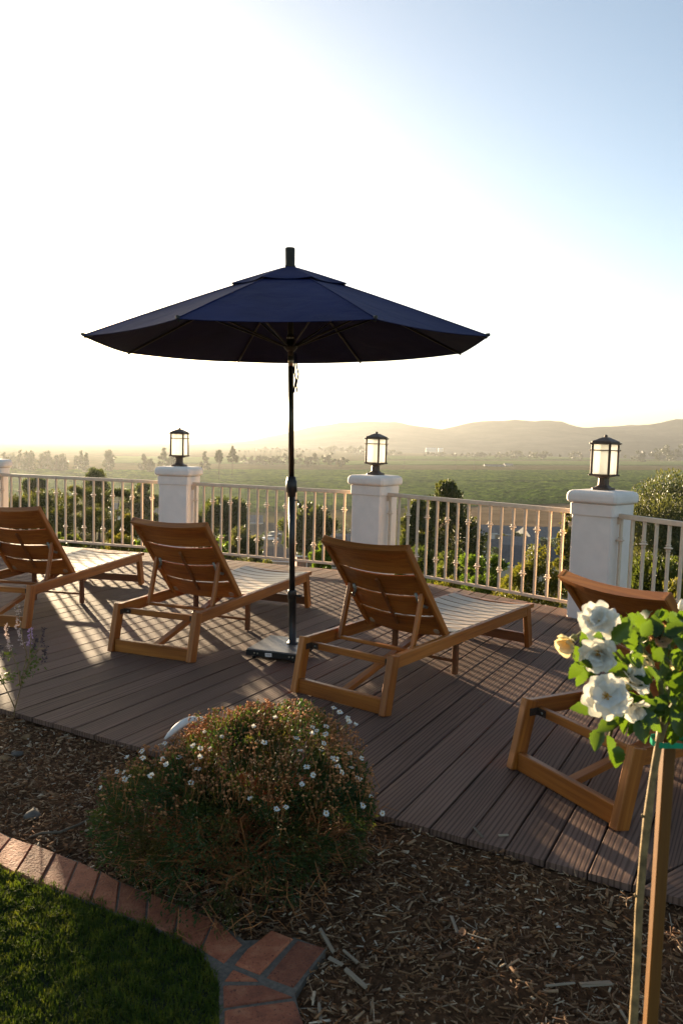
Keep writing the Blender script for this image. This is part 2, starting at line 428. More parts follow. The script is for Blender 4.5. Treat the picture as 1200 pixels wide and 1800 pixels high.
# ------------------------------------------------------------------ mesh helpers
class MB:
    """collects geometry, then links it as ONE mesh object"""

    def __init__(s):
        s.v, s.f, s.sm, s.mi = [], [], [], []
        s.cur = 0

    def add(s, verts, faces, smooth=False):
        o = len(s.v)
        s.v += [tuple(p) for p in verts]
        s.f += [tuple(i + o for i in f) for f in faces]
        s.sm += [smooth] * len(faces)
        s.mi += [s.cur] * len(faces)

    def box(s, c, size, ch=0.0, mat=None):
        vs, fs = cbox_data(size, ch)
        if mat is not None:
            vs = [mat @ Vector(p) for p in vs]
        c = Vector(c)
        s.add([Vector(p) + c for p in vs], fs)

    def bar(s, p0, p1, w, h, ch=0.0, up=Vector((0, 0, 1))):
        mt, L = frame(p0, p1, up)
        vs, fs = cbox_data((L, w, h), ch)
        s.add([mt @ Vector(p) for p in vs], fs)

    def tube(s, pts, rads, seg=8, cap=True, smooth=True):
        pts = [Vector(p) for p in pts]
        if not hasattr(rads, '__len__'):
            rads = [rads] * len(pts)
        vs, fs = [], []
        up = None
        for i, p in enumerate(pts):
            d = (pts[min(i + 1, len(pts) - 1)] - pts[max(i - 1, 0)]).normalized()
            if up is None:
                up = d.orthogonal().normalized()
            a = (up - d * up.dot(d))
            a = a.normalized() if a.length > 1e-6 else d.orthogonal().normalized()
            up = a
            bb = d.cross(a)
            for k in range(seg):
                t = 2 * math.pi * k / seg
                vs.append(p + (a * math.cos(t) + bb * math.sin(t)) * rads[i])
        for i in range(len(pts) - 1):
            for k in range(seg):
                k2 = (k + 1) % seg
                fs.append((i * seg + k, i * seg + k2, (i + 1) * seg + k2, (i + 1) * seg + k))
        s.add(vs, fs, smooth)
        if cap:
            o = len(s.v) - len(vs)
            s.f += [tuple(o + k for k in reversed(range(seg))), tuple(o + (len(pts) - 1) * seg + k for k in range(seg))]
            s.sm += [False, False]
            s.mi += [s.cur] * 2

    def lathe(s, prof, seg=12, mat=None, smooth=True):
        vs, fs = [], []
        for r_, z in prof:
            for k in range(seg):
                t = 2 * math.pi * (k + 0.5) / seg
                vs.append(Vector((r_ * math.cos(t), r_ * math.sin(t), z)))
        for i in range(len(prof) - 1):
            for k in range(seg):
                k2 = (k + 1) % seg
                fs.append((i * seg + k, i * seg + k2, (i + 1) * seg + k2, (i + 1) * seg + k))
        nb = len(fs)
        fs.append(tuple(reversed(range(seg))))
        fs.append(tuple((len(prof) - 1) * seg + k for k in range(seg)))
        if mat is not None:
            vs = [mat @ p for p in vs]
        s.add(vs, fs, smooth)
        s.sm[-1] = s.sm[-2] = False

    def sqstack(s, rings, ch=0.2):
        """stack of square rings with cut corners: (half width, z)"""
        vs, fs = [], []
        for h, z in rings:
            c = min(ch, 0.45 * h)
            q = [(h, -h + c), (h, h - c), (h - c, h), (-h + c, h), (-h, h - c), (-h, -h + c), (-h + c, -h), (h - c, -h)]
            vs += [(x, y, z) for x, y in q]
        for i in range(len(rings) - 1):
            for k in range(8):
                k2 = (k + 1) % 8
                fs.append((i * 8 + k, i * 8 + k2, i * 8 + 8 + k2, i * 8 + 8 + k))
        fs.append(tuple(reversed(range(8))))
        fs.append(tuple((len(rings) - 1) * 8 + k for k in range(8)))
        s.add(vs, fs)

    def prism(s, poly, z0, z1, ch=0.0):
        """upright prism over a plan polygon (counter clockwise), optional top chamfer"""
        nP = len(poly)
        cx = sum(p[0] for p in poly) / nP
        cy_ = sum(p[1] for p in poly) / nP
        ins = []
        for x, y in [(p[0], p[1]) for p in poly]:
            d = math.hypot(x - cx, y - cy_)
            k = max(0, (d - ch * 1.3) / d) if d else 1
            ins.append((cx + (x - cx) * k, cy_ + (y - cy_) * k))
        vs = [(p[0], p[1], z0) for p in poly] + [(p[0], p[1], z1 - ch) for p in poly]
        fs = [tuple(reversed(range(nP)))]
        top = nP
        if ch:
            vs += [(x, y, z1) for x, y in ins]
            top = 2 * nP
        for lay in range(2 if ch else 1):
            for k in range(nP):
                k2 = (k + 1) % nP
                a = lay * nP
                fs.append((a + k, a + k2, a + nP + k2, a + nP + k))
        fs.append(tuple(top + k for k in range(nP)))
        s.add(vs, fs)

    def mesh(s, name, mats):
        me = bpy.data.meshes.new(name)
        me.from_pydata(s.v, [], s.f)
        for mm in (mats if isinstance(mats, (list, tuple)) else [mats]):
            me.materials.append(mm)
        me.polygons.foreach_set('use_smooth', s.sm)
        me.polygons.foreach_set('material_index', s.mi)
        me.update()
        return me

    def build(s, name, mats, parent=None, mat=None):
        return link(name, s.mesh(name, mats), parent, mat)


def cbox_data(size, ch):
    sx, sy, sz = size[0] / 2, size[1] / 2, size[2] / 2
    if ch <= 0:
        vs = [(x, y, z) for x in (-sx, sx) for y in (-sy, sy) for z in (-sz, sz)]
        fs = [(0, 1, 3, 2), (4, 6, 7, 5), (0, 4, 5, 1), (2, 3, 7, 6), (0, 2, 6, 4), (1, 5, 7, 3)]
        return vs, fs
    c = min(ch, 0.4 * min(size))
    vs, idx = [], {}
    for i in (-1, 1):
        for j in (-1, 1):
            for k in (-1, 1):
                for ax in range(3):
                    p = [i * (sx - c), j * (sy - c), k * (sz - c)]
                    p[ax] = (i, j, k)[ax] * (sx, sy, sz)[ax]
                    idx[(i, j, k, ax)] = len(vs)
                    vs.append(tuple(p))
    fs = []
    for ax in range(3):
        o = [a for a in range(3) if a != ax]
        for sgn in (-1, 1):
            q = []
            for (a, bb) in ((-1, -1), (1, -1), (1, 1), (-1, 1)):
                t = [0, 0, 0]
                t[ax] = sgn
                t[o[0]] = a
                t[o[1]] = bb
                q.append(idx[(*t, ax)])
            if (sgn > 0) == (ax == 1):
                q.reverse()
            fs.append(tuple(q))
    for ax in range(3):                       # edges along ax
        o = [a for a in range(3) if a != ax]
        for a in (-1, 1):
            for bb in (-1, 1):
                t0, t1 = [0, 0, 0], [0, 0, 0]
                t0[ax], t1[ax] = -1, 1
                t0[o[0]] = t1[o[0]] = a
                t0[o[1]] = t1[o[1]] = bb
                q = (idx[(*t0, o[0])], idx[(*t1, o[0])], idx[(*t1, o[1])], idx[(*t0, o[1])])
                fs.append(q)
    for i in (-1, 1):
        for j in (-1, 1):
            for k in (-1, 1):
                fs.append((idx[(i, j, k, 0)], idx[(i, j, k, 1)], idx[(i, j, k, 2)]))
    # consistent outward winding
    out = []
    for f in fs:
        p = [Vector(vs[q]) for q in f]
        nrm = (p[1] - p[0]).cross(p[2] - p[0])
        ctr = sum(p, Vector()) / len(p)
        out.append(f if nrm.dot(ctr) > 0 else tuple(reversed(f)))
    return vs, out


def frame(p0, p1, up=Vector((0, 0, 1))):
    """matrix whose X runs p0->p1, Z near up, origin at the middle"""
    p0, p1 = Vector(p0), Vector(p1)
    x = (p1 - p0)
    L = x.length
    x.normalize()
    z = up - x * up.dot(x)
    if z.length < 1e-5:
        z = x.orthogonal()
    z.normalize()
    y = z.cross(x)
    mt = Matrix((x, y, z)).transposed().to_4x4()
    mt.translation = (p0 + p1) / 2
    return mt, L


def link(name, me, parent=None, mat=None):
    o = bpy.data.objects.new(name, me)
    COL.objects.link(o)
    if parent is not None:
        o.parent = parent
    if mat is not None:
        o.matrix_local = mat
    return o


_cache = {}


def beam(name, p0, p1, w, h, mat, parent, ch=0.004, up=Vector((0, 0, 1))):
    """one length of timber or bar as an object of its own, X along its length"""
    mt, L = frame(p0, p1, up)
    key = (round(L, 4), w, h, ch, mat.name)
    if key not in _cache:
        b_ = MB()
        b_.box((0, 0, 0), (L, w, h), ch)
        _cache[key] = b_.mesh(name, mat)
    return link(name, _cache[key], parent, mt)


def arr_mesh(name, V, F, mats, smooth=False, mi=None):
    """mesh from numpy arrays; F is (n,k)"""
    V = np.asarray(V, dtype=np.float32)
    F = np.asarray(F, dtype=np.int32)
    me = bpy.data.meshes.new(name)
    me.vertices.add(len(V))
    me.vertices.foreach_set('co', V.ravel())
    k = F.shape[1]
    me.loops.add(F.size)
    me.loops.foreach_set('vertex_index', F.ravel())
    me.polygons.add(len(F))
    me.polygons.foreach_set('loop_start', np.arange(0, F.size, k, dtype=np.int32))
    me.polygons.foreach_set('loop_total', np.full(len(F), k, dtype=np.int32))
    for mm in (mats if isinstance(mats, (list, tuple)) else [mats]):
        me.materials.append(mm)
    if mi is not None:
        me.polygons.foreach_set('material_index', np.asarray(mi, dtype=np.int32))
    if smooth:
        me.polygons.foreach_set('use_smooth', np.ones(len(F), dtype=bool))
    me.update(calc_edges=True)
    me.validate()
    return me


def tag(o, label=None, cat=None, group=None, kind=None):
    if label: o['label'] = label
    if cat: o['category'] = cat
    if group: o['group'] = group
    if kind: o['kind'] = kind
    return o


def thing(name, label, cat, loc=(0, 0, 0), rz=0.0, group=None):
    o = bpy.data.objects.new(name, None)
    o.empty_display_size = 0.1
    COL.objects.link(o)
    o.location = loc
    o.rotation_euler = (0, 0, rz)
    return tag(o, label, cat, group)


def kids(o):
    return [c for c in bpy.data.objects if c.parent == o]


def copy_tree(o, parent=None, children=None):
    if children is None:
        children = {}
        for c in bpy.data.objects:
            if c.parent is not None:
                children.setdefault(c.parent.name, []).append(c)
    c = o.copy()
    COL.objects.link(c)
    c.parent = parent
    for ch in children.get(o.name, []):
        copy_tree(ch, c, children)
    return c


def unit(a):
    return a / np.maximum(np.linalg.norm(a, axis=-1, keepdims=True), 1e-9)


def leaf_quads(P, length, width, rng, droop=0.0, dirs=None):
    """diamond leaves at points P with random (or given) directions"""
    n_ = len(P)
    d = unit(rng.normal(size=(n_, 3))) if dirs is None else unit(dirs + 0.5 * rng.normal(size=(n_, 3)))
    d[:, 2] -= droop
    d = unit(d)
    s = unit(np.cross(d, rng.normal(size=(n_, 3))))
    L = (length * rng.uniform(0.6, 1.3, n_))[:, None]
    W = (width * rng.uniform(0.6, 1.3, n_))[:, None]
    nrm = np.cross(d, s)
    V = np.stack([P, P + d * L * 0.45 + s * W * 0.5 + nrm * W * .15, P + d * L, P + d * L * 0.45 - s * W * 0.5 + nrm * W * .15], 1).reshape(-1, 3)
    F = np.arange(4 * n_).reshape(-1, 4)
    return V, F


def in_ball(n_, rng, lo=0.0):
    d = unit(rng.normal(size=(n_, 3)))
    return d * (rng.uniform(lo ** 3, 1, n_) ** (1 / 3))[:, None]


# ------------------------------------------------------------------ ground plan of the terrace
PTS = {'A': (-12.4, 11.6), 'P1': (-4.655, 10.27), 'P2': (-1.967, 9.436), 'P3': (0.357, 8.512),
       'P4': (2.215, 6.647), 'P5': (3.15, 4.655), 'B': (4.1, -2.0)}
POLY = [np.array(PTS[k]) for k in ('A', 'P1', 'P2', 'P3', 'P4', 'P5', 'B')]


def beyond(x, y):
    """signed distance outside the terrace edge"""
    d = np.full(np.shape(x), -1e9)
    for a, b_ in zip(POLY[:-1], POLY[1:]):
        e = (b_ - a) / np.linalg.norm(b_ - a)
        nx, ny = -e[1], e[0]
        d = np.maximum(d, (x - a[0]) * nx + (y - a[1]) * ny)
    return d


VALLEY = -27.0


def ground_z(x, y):
    d = beyond(x, y)
    t = np.clip((d - 0.1) / 90.0, 0, 1)
    slope = -0.35 - 1.1 * np.clip((d - 0.15) / 0.8, 0, 1)
    s = slope + (VALLEY - slope) * (t * (2 - t))
    return np.where(d > 0.1, s, -0.35)


# one ground sheet out to the horizon
rad = np.concatenate([np.linspace(0.5, 14, 28), np.geomspace(15, 120, 40), np.geomspace(130, 9500, 40)])
ang = np.linspace(0, 2 * math.pi, 180, endpoint=False)
GX = rad[:, None] * np.sin(ang)[None]
GY = 5 + rad[:, None] * np.cos(ang)[None]
GZ = ground_z(GX, GY)
wob = 0.15 * np.sin(GX * .6 + 1) * np.sin(GY * .5) + 0.4 * np.sin(GX * .11) * np.cos(GY * .13)
GZ = GZ + np.where((beyond(GX, GY) > 2) & (rad[:, None] < 110), wob, 0)
V = np.stack([GX, GY, GZ], -1).reshape(-1, 3)
na = len(ang)
ii = np.arange(len(rad) - 1)[:, None] * na + np.arange(na)[None]
jj = np.arange(len(rad) - 1)[:, None] * na + (np.arange(na)[None] + 1) % na
F = np.stack([ii, ii + na, jj + na, jj], -1).reshape(-1, 4)
V = np.vstack([V, [[0, 5, -0.35]]])
g = link('ground', arr_mesh('ground', V, F, M['terrain'], True))
tag(g, kind='structure')
cb = MB()
cb.add([tuple(V[k]) for k in range(na)] + [(0, 5, -0.352)], [(k, na, (k + 1) % na) for k in range(na)])
o = cb.build('ground_patch', M['terrain'], g)


# ------------------------------------------------------------------ mountains
def ridge(name, prof, D, depth, base_z, seed, mat, bumps=1.0):
    rg = np.random.default_rng(seed)
    px = np.array([p[0] for p in prof], float)
    xs = np.linspace(px[0], px[-1], 240)
    top = np.array([list(gd(x, float(np.interp(x, px, [p[1] for p in prof])), D)) for x in xs])
    rows = 26
    V = np.zeros((rows, len(xs), 3))
    ph = rg.uniform(0, 6.28, 12)
    fr = rg.uniform(0.004, 0.02, 12)
    for j in range(rows):
        t = j / (rows - 1)                     # 0 at the crest, 1 at the foot (towards us)
        w = np.sin(math.pi * min(1, t * 1.1)) if t < .9 else 0.2
        spur = sum(np.sin(top[:, 0] * f + p + t * 2.0) for f, p in zip(fr, ph)) / 6
        sh_ = np.clip(1 - t ** 0.8, 0, 1)
        V[j, :, 0] = top[:, 0] * (1 - 0.02 * t)
        V[j, :, 1] = top[:, 1] - depth * t + spur * depth * 0.12 * w * bumps
        V[j, :, 2] = base_z + (top[:, 2] - base_z) * sh_ * (1 + 0.16 * spur * w * bumps)
    fine_ = rg.normal(size=(rows, len(xs)))
    for _ in range(2):
        fine_ = (fine_ + np.roll(fine_, 1, 1) + np.roll(fine_, 1, 0)) / 3
    V[..., 2] += fine_ * 7 * np.linspace(0.35, 1, rows)[:, None] * (np.linspace(1, 0, rows)[:, None] ** .5)
    back = V[0].copy(); back[:, 1] += depth * .7; back[:, 2] = base_z
    V = np.concatenate([back[None], V], 0)
    rows += 1
    m_ = len(xs)
    i_ = np.arange(rows - 1)[:, None] * m_ + np.arange(m_ - 1)[None]
    F = np.stack([i_, i_ + m_, i_ + m_ + 1, i_ + 1], -1).reshape(-1, 4)
    o = link(name, arr_mesh(name, V.reshape(-1, 3), F, mat, True))
    return tag(o, kind='structure')


ridge('mountain', [(-700, 770), (-300, 765), (0, 780), (250, 786), (400, 779), (450, 772), (500, 762), (550, 750), (600, 743), (655, 740.5), (700, 743), (735, 749),
                   (775, 755), (800, 749), (830, 742), (850, 739.5), (875, 740), (905, 738), (935, 741), (962, 739), (985, 740), (1003, 747),
                   (1028, 753), (1060, 750), (1095, 749), (1120, 749), (1150, 745), (1180, 738), (1210, 736), (1350, 743), (1600, 753), (2100, 772)], 3600, 1100, VALLEY, 3, M['hill'])
ridge('mountain', [(400, 790), (900, 764), (1010, 757), (1060, 752), (1110, 747), (1160, 746), (1230, 749), (1500, 766), (1900, 790)], 4500, 700, VALLEY, 5, M['hill'])

# ------------------------------------------------------------------ valley fields (each a planted block standing proud of the ground)


def field(pxy, mat, h, seed, rows=0.0, name='field', cols=140, depth_n=70):
    """four survey pixels: near left, near right, far right, far left"""
    rg = np.random.default_rng(seed)
    c = [np.array(gz(x, y, VALLEY)) for x, y in pxy]
    u_ = np.linspace(0, 1, cols); w_ = np.linspace(0, 1, depth_n)
    U, W = np.meshgrid(u_, w_)
    base = ((1 - U) * (1 - W))[..., None] * c[0] + (U * (1 - W))[..., None] * c[1] + (U * W)[..., None] * c[2] + ((1 - U) * W)[..., None] * c[3]
    z = h * (0.6 + 0.7 * rg.random(U.shape) ** 2)
    edge = (U == 0) | (U == 1) | (W == 0) | (W == 1)
    z[edge] = -0.3
    base[..., 2] += z + 0.12
    # the second row stands almost above the first: a steep planted edge
    base[1] = base[1] * 0.02 + base[0] * 0.98; base[1, :, 2] = base[2, :, 2]
    i_ = np.arange(depth_n - 1)[:, None] * cols + np.arange(cols - 1)[None]
    F = np.stack([i_, i_ + 1, i_ + cols + 1, i_ + cols], -1).reshape(-1, 4)
    o = link(name, arr_mesh(name, base.reshape(-1, 3), F, mat, False))
    return tag(o, kind='structure')


field([(300, 905), (1010, 884), (1250, 850), (330, 850)], M['crop'], 1.6, 1)
field([(250, 849), (1300, 847), (1330, 828), (330, 827.5)], M['crop'], 1.4, 2)
field([(-200, 870), (290, 880), (330, 829), (-100, 825)], M['crop'], 1.2, 3)
field([(600, 817.5), (1400, 818.5), (1400, 811), (600, 810)], M['crop_pale'], 0.8, 4, cols=90, depth_n=20)
field([(200, 814), (590, 817), (590, 806), (200, 802)], M['crop_pale'], 0.8, 5, cols=90, depth_n=20)
field([(640, 808), (1400, 809.5), (1400, 803.5), (640, 801)], M['crop'], 0.8, 6, cols=90, depth_n=16)
field([(760, 935), (1150, 925), (1130, 884), (800, 893)], M['tilled'], 0.25, 7, cols=90, depth_n=60, name='tilled_field')

# ------------------------------------------------------------------ deck
TH = math.radians(28.65)
EB = np.array([math.sin(TH), math.cos(TH)])
NB = np.array([math.cos(TH), -math.sin(TH)])
PITCH_B = 0.1452
P_edge = np.array(gz(693, 1439))[:2]
A0 = float(P_edge @ EB)
N0 = float(P_edge @ NB)
seam_p = np.array(gz(1135, 1552))[:2]
seam_d = np.array([math.sin(math.radians(53.6)), math.cos(math.radians(53.6))])


def far_a(nv):
    """where a board at offset nv leaves the terrace"""
    best = 1e9
    for a, b_ in zip(POLY[:-1], POLY[1:]):
        e = (b_ - a) / np.linalg.norm(b_ - a)
        nrm = np.array([-e[1], e[0]])
        den = EB @ nrm
        if den > 1e-6:
            t = ((a + nrm * 0.10 - NB * nv) @ nrm) / den
            best = min(best, t)
    return best


def near_a(nv):
    a = A0
    den = EB[0] * seam_d[1] - EB[1] * seam_d[0]
    p = NB * nv - seam_p
    t = -(p[0] * seam_d[1] - p[1] * seam_d[0]) / den
    return max(a, t) if nv > N0 + 5.6 * PITCH_B else a


deck = thing('deck', None, None)
tag(deck, kind='structure')
T_B, GAP, CHB = 0.025, 0.0065, 0.003


def plank(n0_, n1_, aL0, aL1, aR0, aR1):
    """board between offsets n0..n1; left side runs aL0..aL1, right side aR0..aR1"""
    w = n1_ - n0_
    a_ref = min(aL0, aR0)
    prof = [(0, -T_B), (0, -CHB), (CHB, 0), (w - CHB, 0), (w, -CHB), (w, -T_B)]
    vs = []
    for e in (0, 1):
        for y, z in prof:
            k = y / w
            a = (aL0, aL1)[e] * (1 - k) + (aR0, aR1)[e] * k
            vs.append((a - a_ref, -y, z))
    np_ = len(prof)
    fs = [(k, k + 1, np_ + k + 1, np_ + k) for k in range(np_ - 1)]
    fs += [(np_ - 1, 0, np_, 2 * np_ - 1), tuple(reversed(range(np_))), tuple(range(np_, 2 * np_))]
    b_ = MB()
    b_.add(vs, fs)
    me = b_.mesh('plank', M['deck'])
    p = EB * a_ref + NB * n0_
    mt = Matrix(((EB[0], -NB[0], 0, p[0]), (EB[1], -NB[1], 0, p[1]), (0, 0, 1, random.uniform(-0.0012, 0.0012)), (0, 0, 0, 1)))
    return link('plank', me, deck, mt)


k0, k1 = -66, 20
for k in range(k0, k1):
    n0_ = N0 + k * PITCH_B + GAP / 2
    n1_ = n0_ + PITCH_B - GAP
    L0, L1, Rr0, Rr1 = near_a(n0_), far_a(n0_), near_a(n1_), far_a(n1_)
    if L1 - L0 < 0.1 or Rr1 - Rr0 < 0.1:
        continue
    if abs(L1 - L0) > 3.6:                       # long runs are butted from two boards
        cut = L0 + random.choice((3.66, 3.66, 4.88)) + random.uniform(-0.02, 0.02)
        if k % 2 == 0:
            cut = L1 - random.uniform(0.9, 1.9)
        cut = min(cut, L1 - 0.5)
        plank(n0_, n1_, L0, cut, Rr0, cut)
        plank(n0_, n1_, cut + 0.003, L1, cut + 0.003, Rr1)
    else:
        plank(n0_, n1_, L0, L1, Rr0, Rr1)

# boards of the adjoining section beyond the mitred seam at the right
sn = np.array([seam_d[1], -seam_d[0]])
for k in range(6):
    b_ = MB()
    o0 = 0.004 + k * PITCH_B
    o1 = o0 + PITCH_B - GAP
    w = o1 - o0
    # start on the front edge line (a = A0)
    def front(off):
        base = seam_p + sn * off
        den = seam_d @ EB
        return (A0 - base @ EB) / den
    a0_, a1_ = front(o0), front(o1)
    prof = [(0, -T_B), (0, -CHB), (CHB, 0), (w - CHB, 0), (w, -CHB), (w, -T_B)]
    vs = []
    for e in (0, 1):
        for y, z in prof:
            t = y / w
            a = (a0_ * (1 - t) + a1_ * t) if e == 0 else 3.0
            vs.append((a, -y, z))
    fs = [(q, q + 1, 7 + q, 6 + q) for q in range(5)] + [(5, 0, 6, 11), (5, 4, 3, 2, 1, 0), (6, 7, 8, 9, 10, 11)]
    b_.add(vs, fs)
    p = seam_p + sn * o0
    link('plank', b_.mesh('plank', M['deck']), deck, Matrix(((seam_d[0], -sn[0], 0, p[0]), (seam_d[1], -sn[1], 0, p[1]), (0, 0, 1, 0), (0, 0, 0, 1))))

# added dark block under the boards, stops light leaking through the gaps
def corner(a, nv): 
    q = EB * a + NB * nv
    return (float(q[0]), float(q[1]))


nl, nr_ = N0 + k0 * PITCH_B, N0 + 20 * PITCH_B
poly = [corner(A0 + 0.22, nr_), corner(far_a(nr_) - .05 if far_a(nr_) > A0 + .3 else A0 + 1.0, nr_)]
for kk in ('P5', 'P4', 'P3', 'P2', 'P1'):
    c = np.array(PTS[kk]); poly.append((c[0] - 0.02, c[1] - 0.03))
poly += [corner(far_a(nl), nl), corner(A0 + 0.22, nl)]
b_ = MB()
b_.prism(poly, -0.5, -0.030)
b_.build('deck_light_block', M['under_deck'], deck)

# ------------------------------------------------------------------ planting bed, bricks, lawn
ZB = -0.055


def hnoise(x, y):
    e_ = np.clip(1 - (A0 - (x * EB[0] + y * EB[1])) / 0.35, 0, 1)
    return 0.034 * e_ * e_ + 0.010 * np.sin(x * 9 + 1) * np.sin(y * 8) + 0.007 * np.sin(x * 23 + y * 7) + 0.005 * np.sin(y * 31 - x * 11)


gx = np.linspace(-5.0, 4.0, 150); gy = np.linspace(0.2, 7.0, 130)
GX, GY = np.meshgrid(gx, gy)
V = np.stack([GX, GY, np.minimum(ZB - 0.012 + hnoise(GX, GY), -0.029)], -1).reshape(-1, 3)
i_ = np.arange(129)[:, None] * 150 + np.arange(149)[None]
F = np.stack([i_, i_ + 1, i_ + 151, i_ + 150], -1).reshape(-1, 4)
keep = (V[F[:, 0], 0] * EB[0] + V[F[:, 0], 1] * EB[1]) < A0 + 0.25
o = link('soil', arr_mesh('soil', V, F[keep], M['soil'], True))
tag(o, kind='structure')


def pin(P, poly):
    x, y = P[:, 0], P[:, 1]
    ins = np.zeros(len(P), bool)
    n_ = len(poly)
    for k in range(n_):
        (x0, y0), (x1, y1) = poly[k][:2], poly[(k + 1) % n_][:2]
        c = ((y0 > y) != (y1 > y)) & (x < (x1 - x0) * (y - y0) / ((y1 - y0) + 1e-12) + x0)
        ins ^= c
    return ins


def g2(px, py, z=ZB):
    p = gz(px, py, z)
    return (p.x, p.y)


ZBR = -0.038
brick_edge = thing('brick_edging', None, None)
tag(brick_edge, kind='structure')
# joints of the slanting soldier course, taken from near (lawn side) to far (bed side)
near_l = [(-60, 1496), (-16, 1515), (26.3, 1535.5), (68, 1553.7), (113.7, 1567), (159, 1583.5), (203, 1602), (256, 1621), (305, 1643), (352, 1667), (394, 1692)]
far_l = [(-30, 1445), (22, 1471), (60, 1483), (99.8, 1497.7), (138, 1512), (178.5, 1529), (212, 1546.7), (262, 1567), (318, 1590), (378, 1612), (428, 1658)]


def brick_from(q, name='brick', ch=0.006, jit=True):
    P = [Vector((*g2(x, y, ZBR), 0)) for x, y in q]
    c = sum(P, Vector()) / len(P)
    ar = sum(P[i].x * P[(i + 1) % len(P)].y - P[(i + 1) % len(P)].x * P[i].y for i in range(len(P)))
    if ar < 0: P.reverse()
    P = [p - c for p in P]
    P = [p * max(0.5, 1 - 0.0035 / max(p.length, 0.02)) for p in P]
    b_ = MB()
    b_.prism([(p.x, p.y) for p in P], -0.08, 0.0, ch)
    dz = random.uniform(-0.003, 0.003) if jit else 0
    return link(name, b_.mesh('brick', M['brick']), brick_edge, Matrix.Translation((c.x, c.y, ZBR + dz)))


for k in range(len(near_l) - 1):
    brick_from([near_l[k], near_l[k + 1], far_l[k + 1], far_l[k]])


def cz(x, y): return (360 + x / 4, 1600 + y / 4)


brick_from([cz(205, 378), cz(385, 448), cz(628, 190), cz(480, 130), cz(292, 262)])
brick_from([cz(425, 468), cz(620, 540), cz(852, 252), cz(655, 196)])
brick_from([cz(128, 490), cz(385, 490), cz(192, 405)])
brick_from([cz(118, 518), cz(430, 512), cz(632, 604), cz(122, 680)])
brick_from([cz(132, 702), cz(640, 634), cz(715, 830), cz(130, 850)])
brick_from([cz(126, 875), cz(722, 850), cz(800, 1080), cz(120, 1080)])
brick_from([cz(120, 1105), cz(806, 1105), cz(860, 1330), cz(112, 1330)])
# mortar bed under the joints
b_ = MB()
outl = [g2(*p, ZBR) for p in near_l[:-1]] + [g2(*cz(100, 500), ZBR), g2(*cz(105, 1330), ZBR), g2(*cz(850, 1330), ZBR), g2(*cz(690, 800), ZBR), g2(*cz(632, 570), ZBR), g2(*cz(850, 262), ZBR), g2(*cz(640, 180), ZBR), g2(*cz(280, 200), ZBR)] + [g2(*p, ZBR) for p in reversed(far_l[:-1])]
b_.prism(outl, -0.14, ZBR - 0.006)
b_.build('mortar', M['mortar'], brick_edge)

# lawn
lawn_poly = [g2(*p) for p in near_l[:-1]] + [g2(*cz(96, 500)), g2(*cz(105, 800)), g2(*cz(100, 1400)), (-0.2, 0.4), (-5, 0.4), (-5, 3.2)]
b_ = MB()
b_.prism(lawn_poly if sum(lawn_poly[i][0] * lawn_poly[(i + 1) % len(lawn_poly)][1] - lawn_poly[(i + 1) % len(lawn_poly)][0] * lawn_poly[i][1] for i in range(len(lawn_poly))) > 0 else lawn_poly[::-1], -0.12, -0.052)
o = b_.build('lawn', M['grass_base'])
tag(o, kind='structure')
nb = 150000
P = np.stack([RNG.uniform(-2.2, -0.2, nb), RNG.uniform(1.3, 3.1, nb)], -1)
P = P[pin(P, lawn_poly)]
clump = np.sin(P[:, 0] * 37 + 2 * np.sin(P[:, 1] * 29)) * np.sin(P[:, 1] * 41 + 1.5 * np.sin(P[:, 0] * 23))
n_ = len(P)
hgt = (0.024 + 0.008 * clump) * RNG.uniform(0.6, 1.25, n_)
az = RNG.uniform(0, 6.283, n_)
lean = RNG.uniform(0.1, 0.9, n_)
wd = RNG.uniform(0.0012, 0.0022, n_)
dx, dy = np.cos(az), np.sin(az)
b0 = np.stack([P[:, 0], P[:, 1], np.full(n_, -0.054)], -1)
sd = np.stack([-dy, dx, np.zeros(n_)], -1) * wd[:, None]
mid = b0 + np.stack([dx * hgt * lean * .35, dy * hgt * lean * .35, hgt * .6], -1)
tip = b0 + np.stack([dx * hgt * lean, dy * hgt * lean, hgt * (1.0 - .25 * lean)], -1)
V = np.stack([b0 - sd, b0 + sd, mid + sd * .8, mid - sd * .8, tip], 1).reshape(-1, 3)
base = np.arange(n_)[:, None] * 5
F = np.concatenate([base + [0, 1, 2], base + [0, 2, 3], base + [3, 2, 4]], 0)
o = link('grass', arr_mesh('grass', V, F, M['grass']))
tag(o, kind='stuff')

# wood chip mulch
brick_poly = outl
nch = 62000
P = np.stack([RNG.uniform(-2.4, 1.7, nch), RNG.uniform(1.7, 4.5, nch)], -1)
ok = ((P @ EB) < A0 - 0.012) & ~pin(P, brick_poly) & ~pin(P, lawn_poly)
P = P[ok]
n_ = len(P)
big = RNG.random(n_) ** 5
leftside = P[:, 0] < -0.9
L = (0.007 + 0.018 * RNG.random(n_) ** 1.5 + 0.05 * big) * np.where(leftside, 0.75, 1.0)
W = (0.0016 + 0.012 * RNG.random(n_) ** 3) * np.where(leftside, 1.3, 1)
Hh = RNG.uniform(0.0012, 0.004, n_)
az = RNG.uniform(0, 6.283, n_)
pitch_ = RNG.normal(0, 0.22, n_)
d = np.stack([np.cos(az) * np.cos(pitch_), np.sin(az) * np.cos(pitch_), np.sin(pitch_)], -1)
s = unit(np.cross(d, np.stack([RNG.normal(0, .35, n_), RNG.normal(0, .35, n_), np.ones(n_)], -1)))
nn = np.cross(s, d)
c = np.stack([P[:, 0], P[:, 1], ZB + hnoise(P[:, 0], P[:, 1]) + RNG.uniform(-0.006, 0.012, n_)], -1)
taper = RNG.uniform(0.08, 1.0, (n_, 2))
V = []
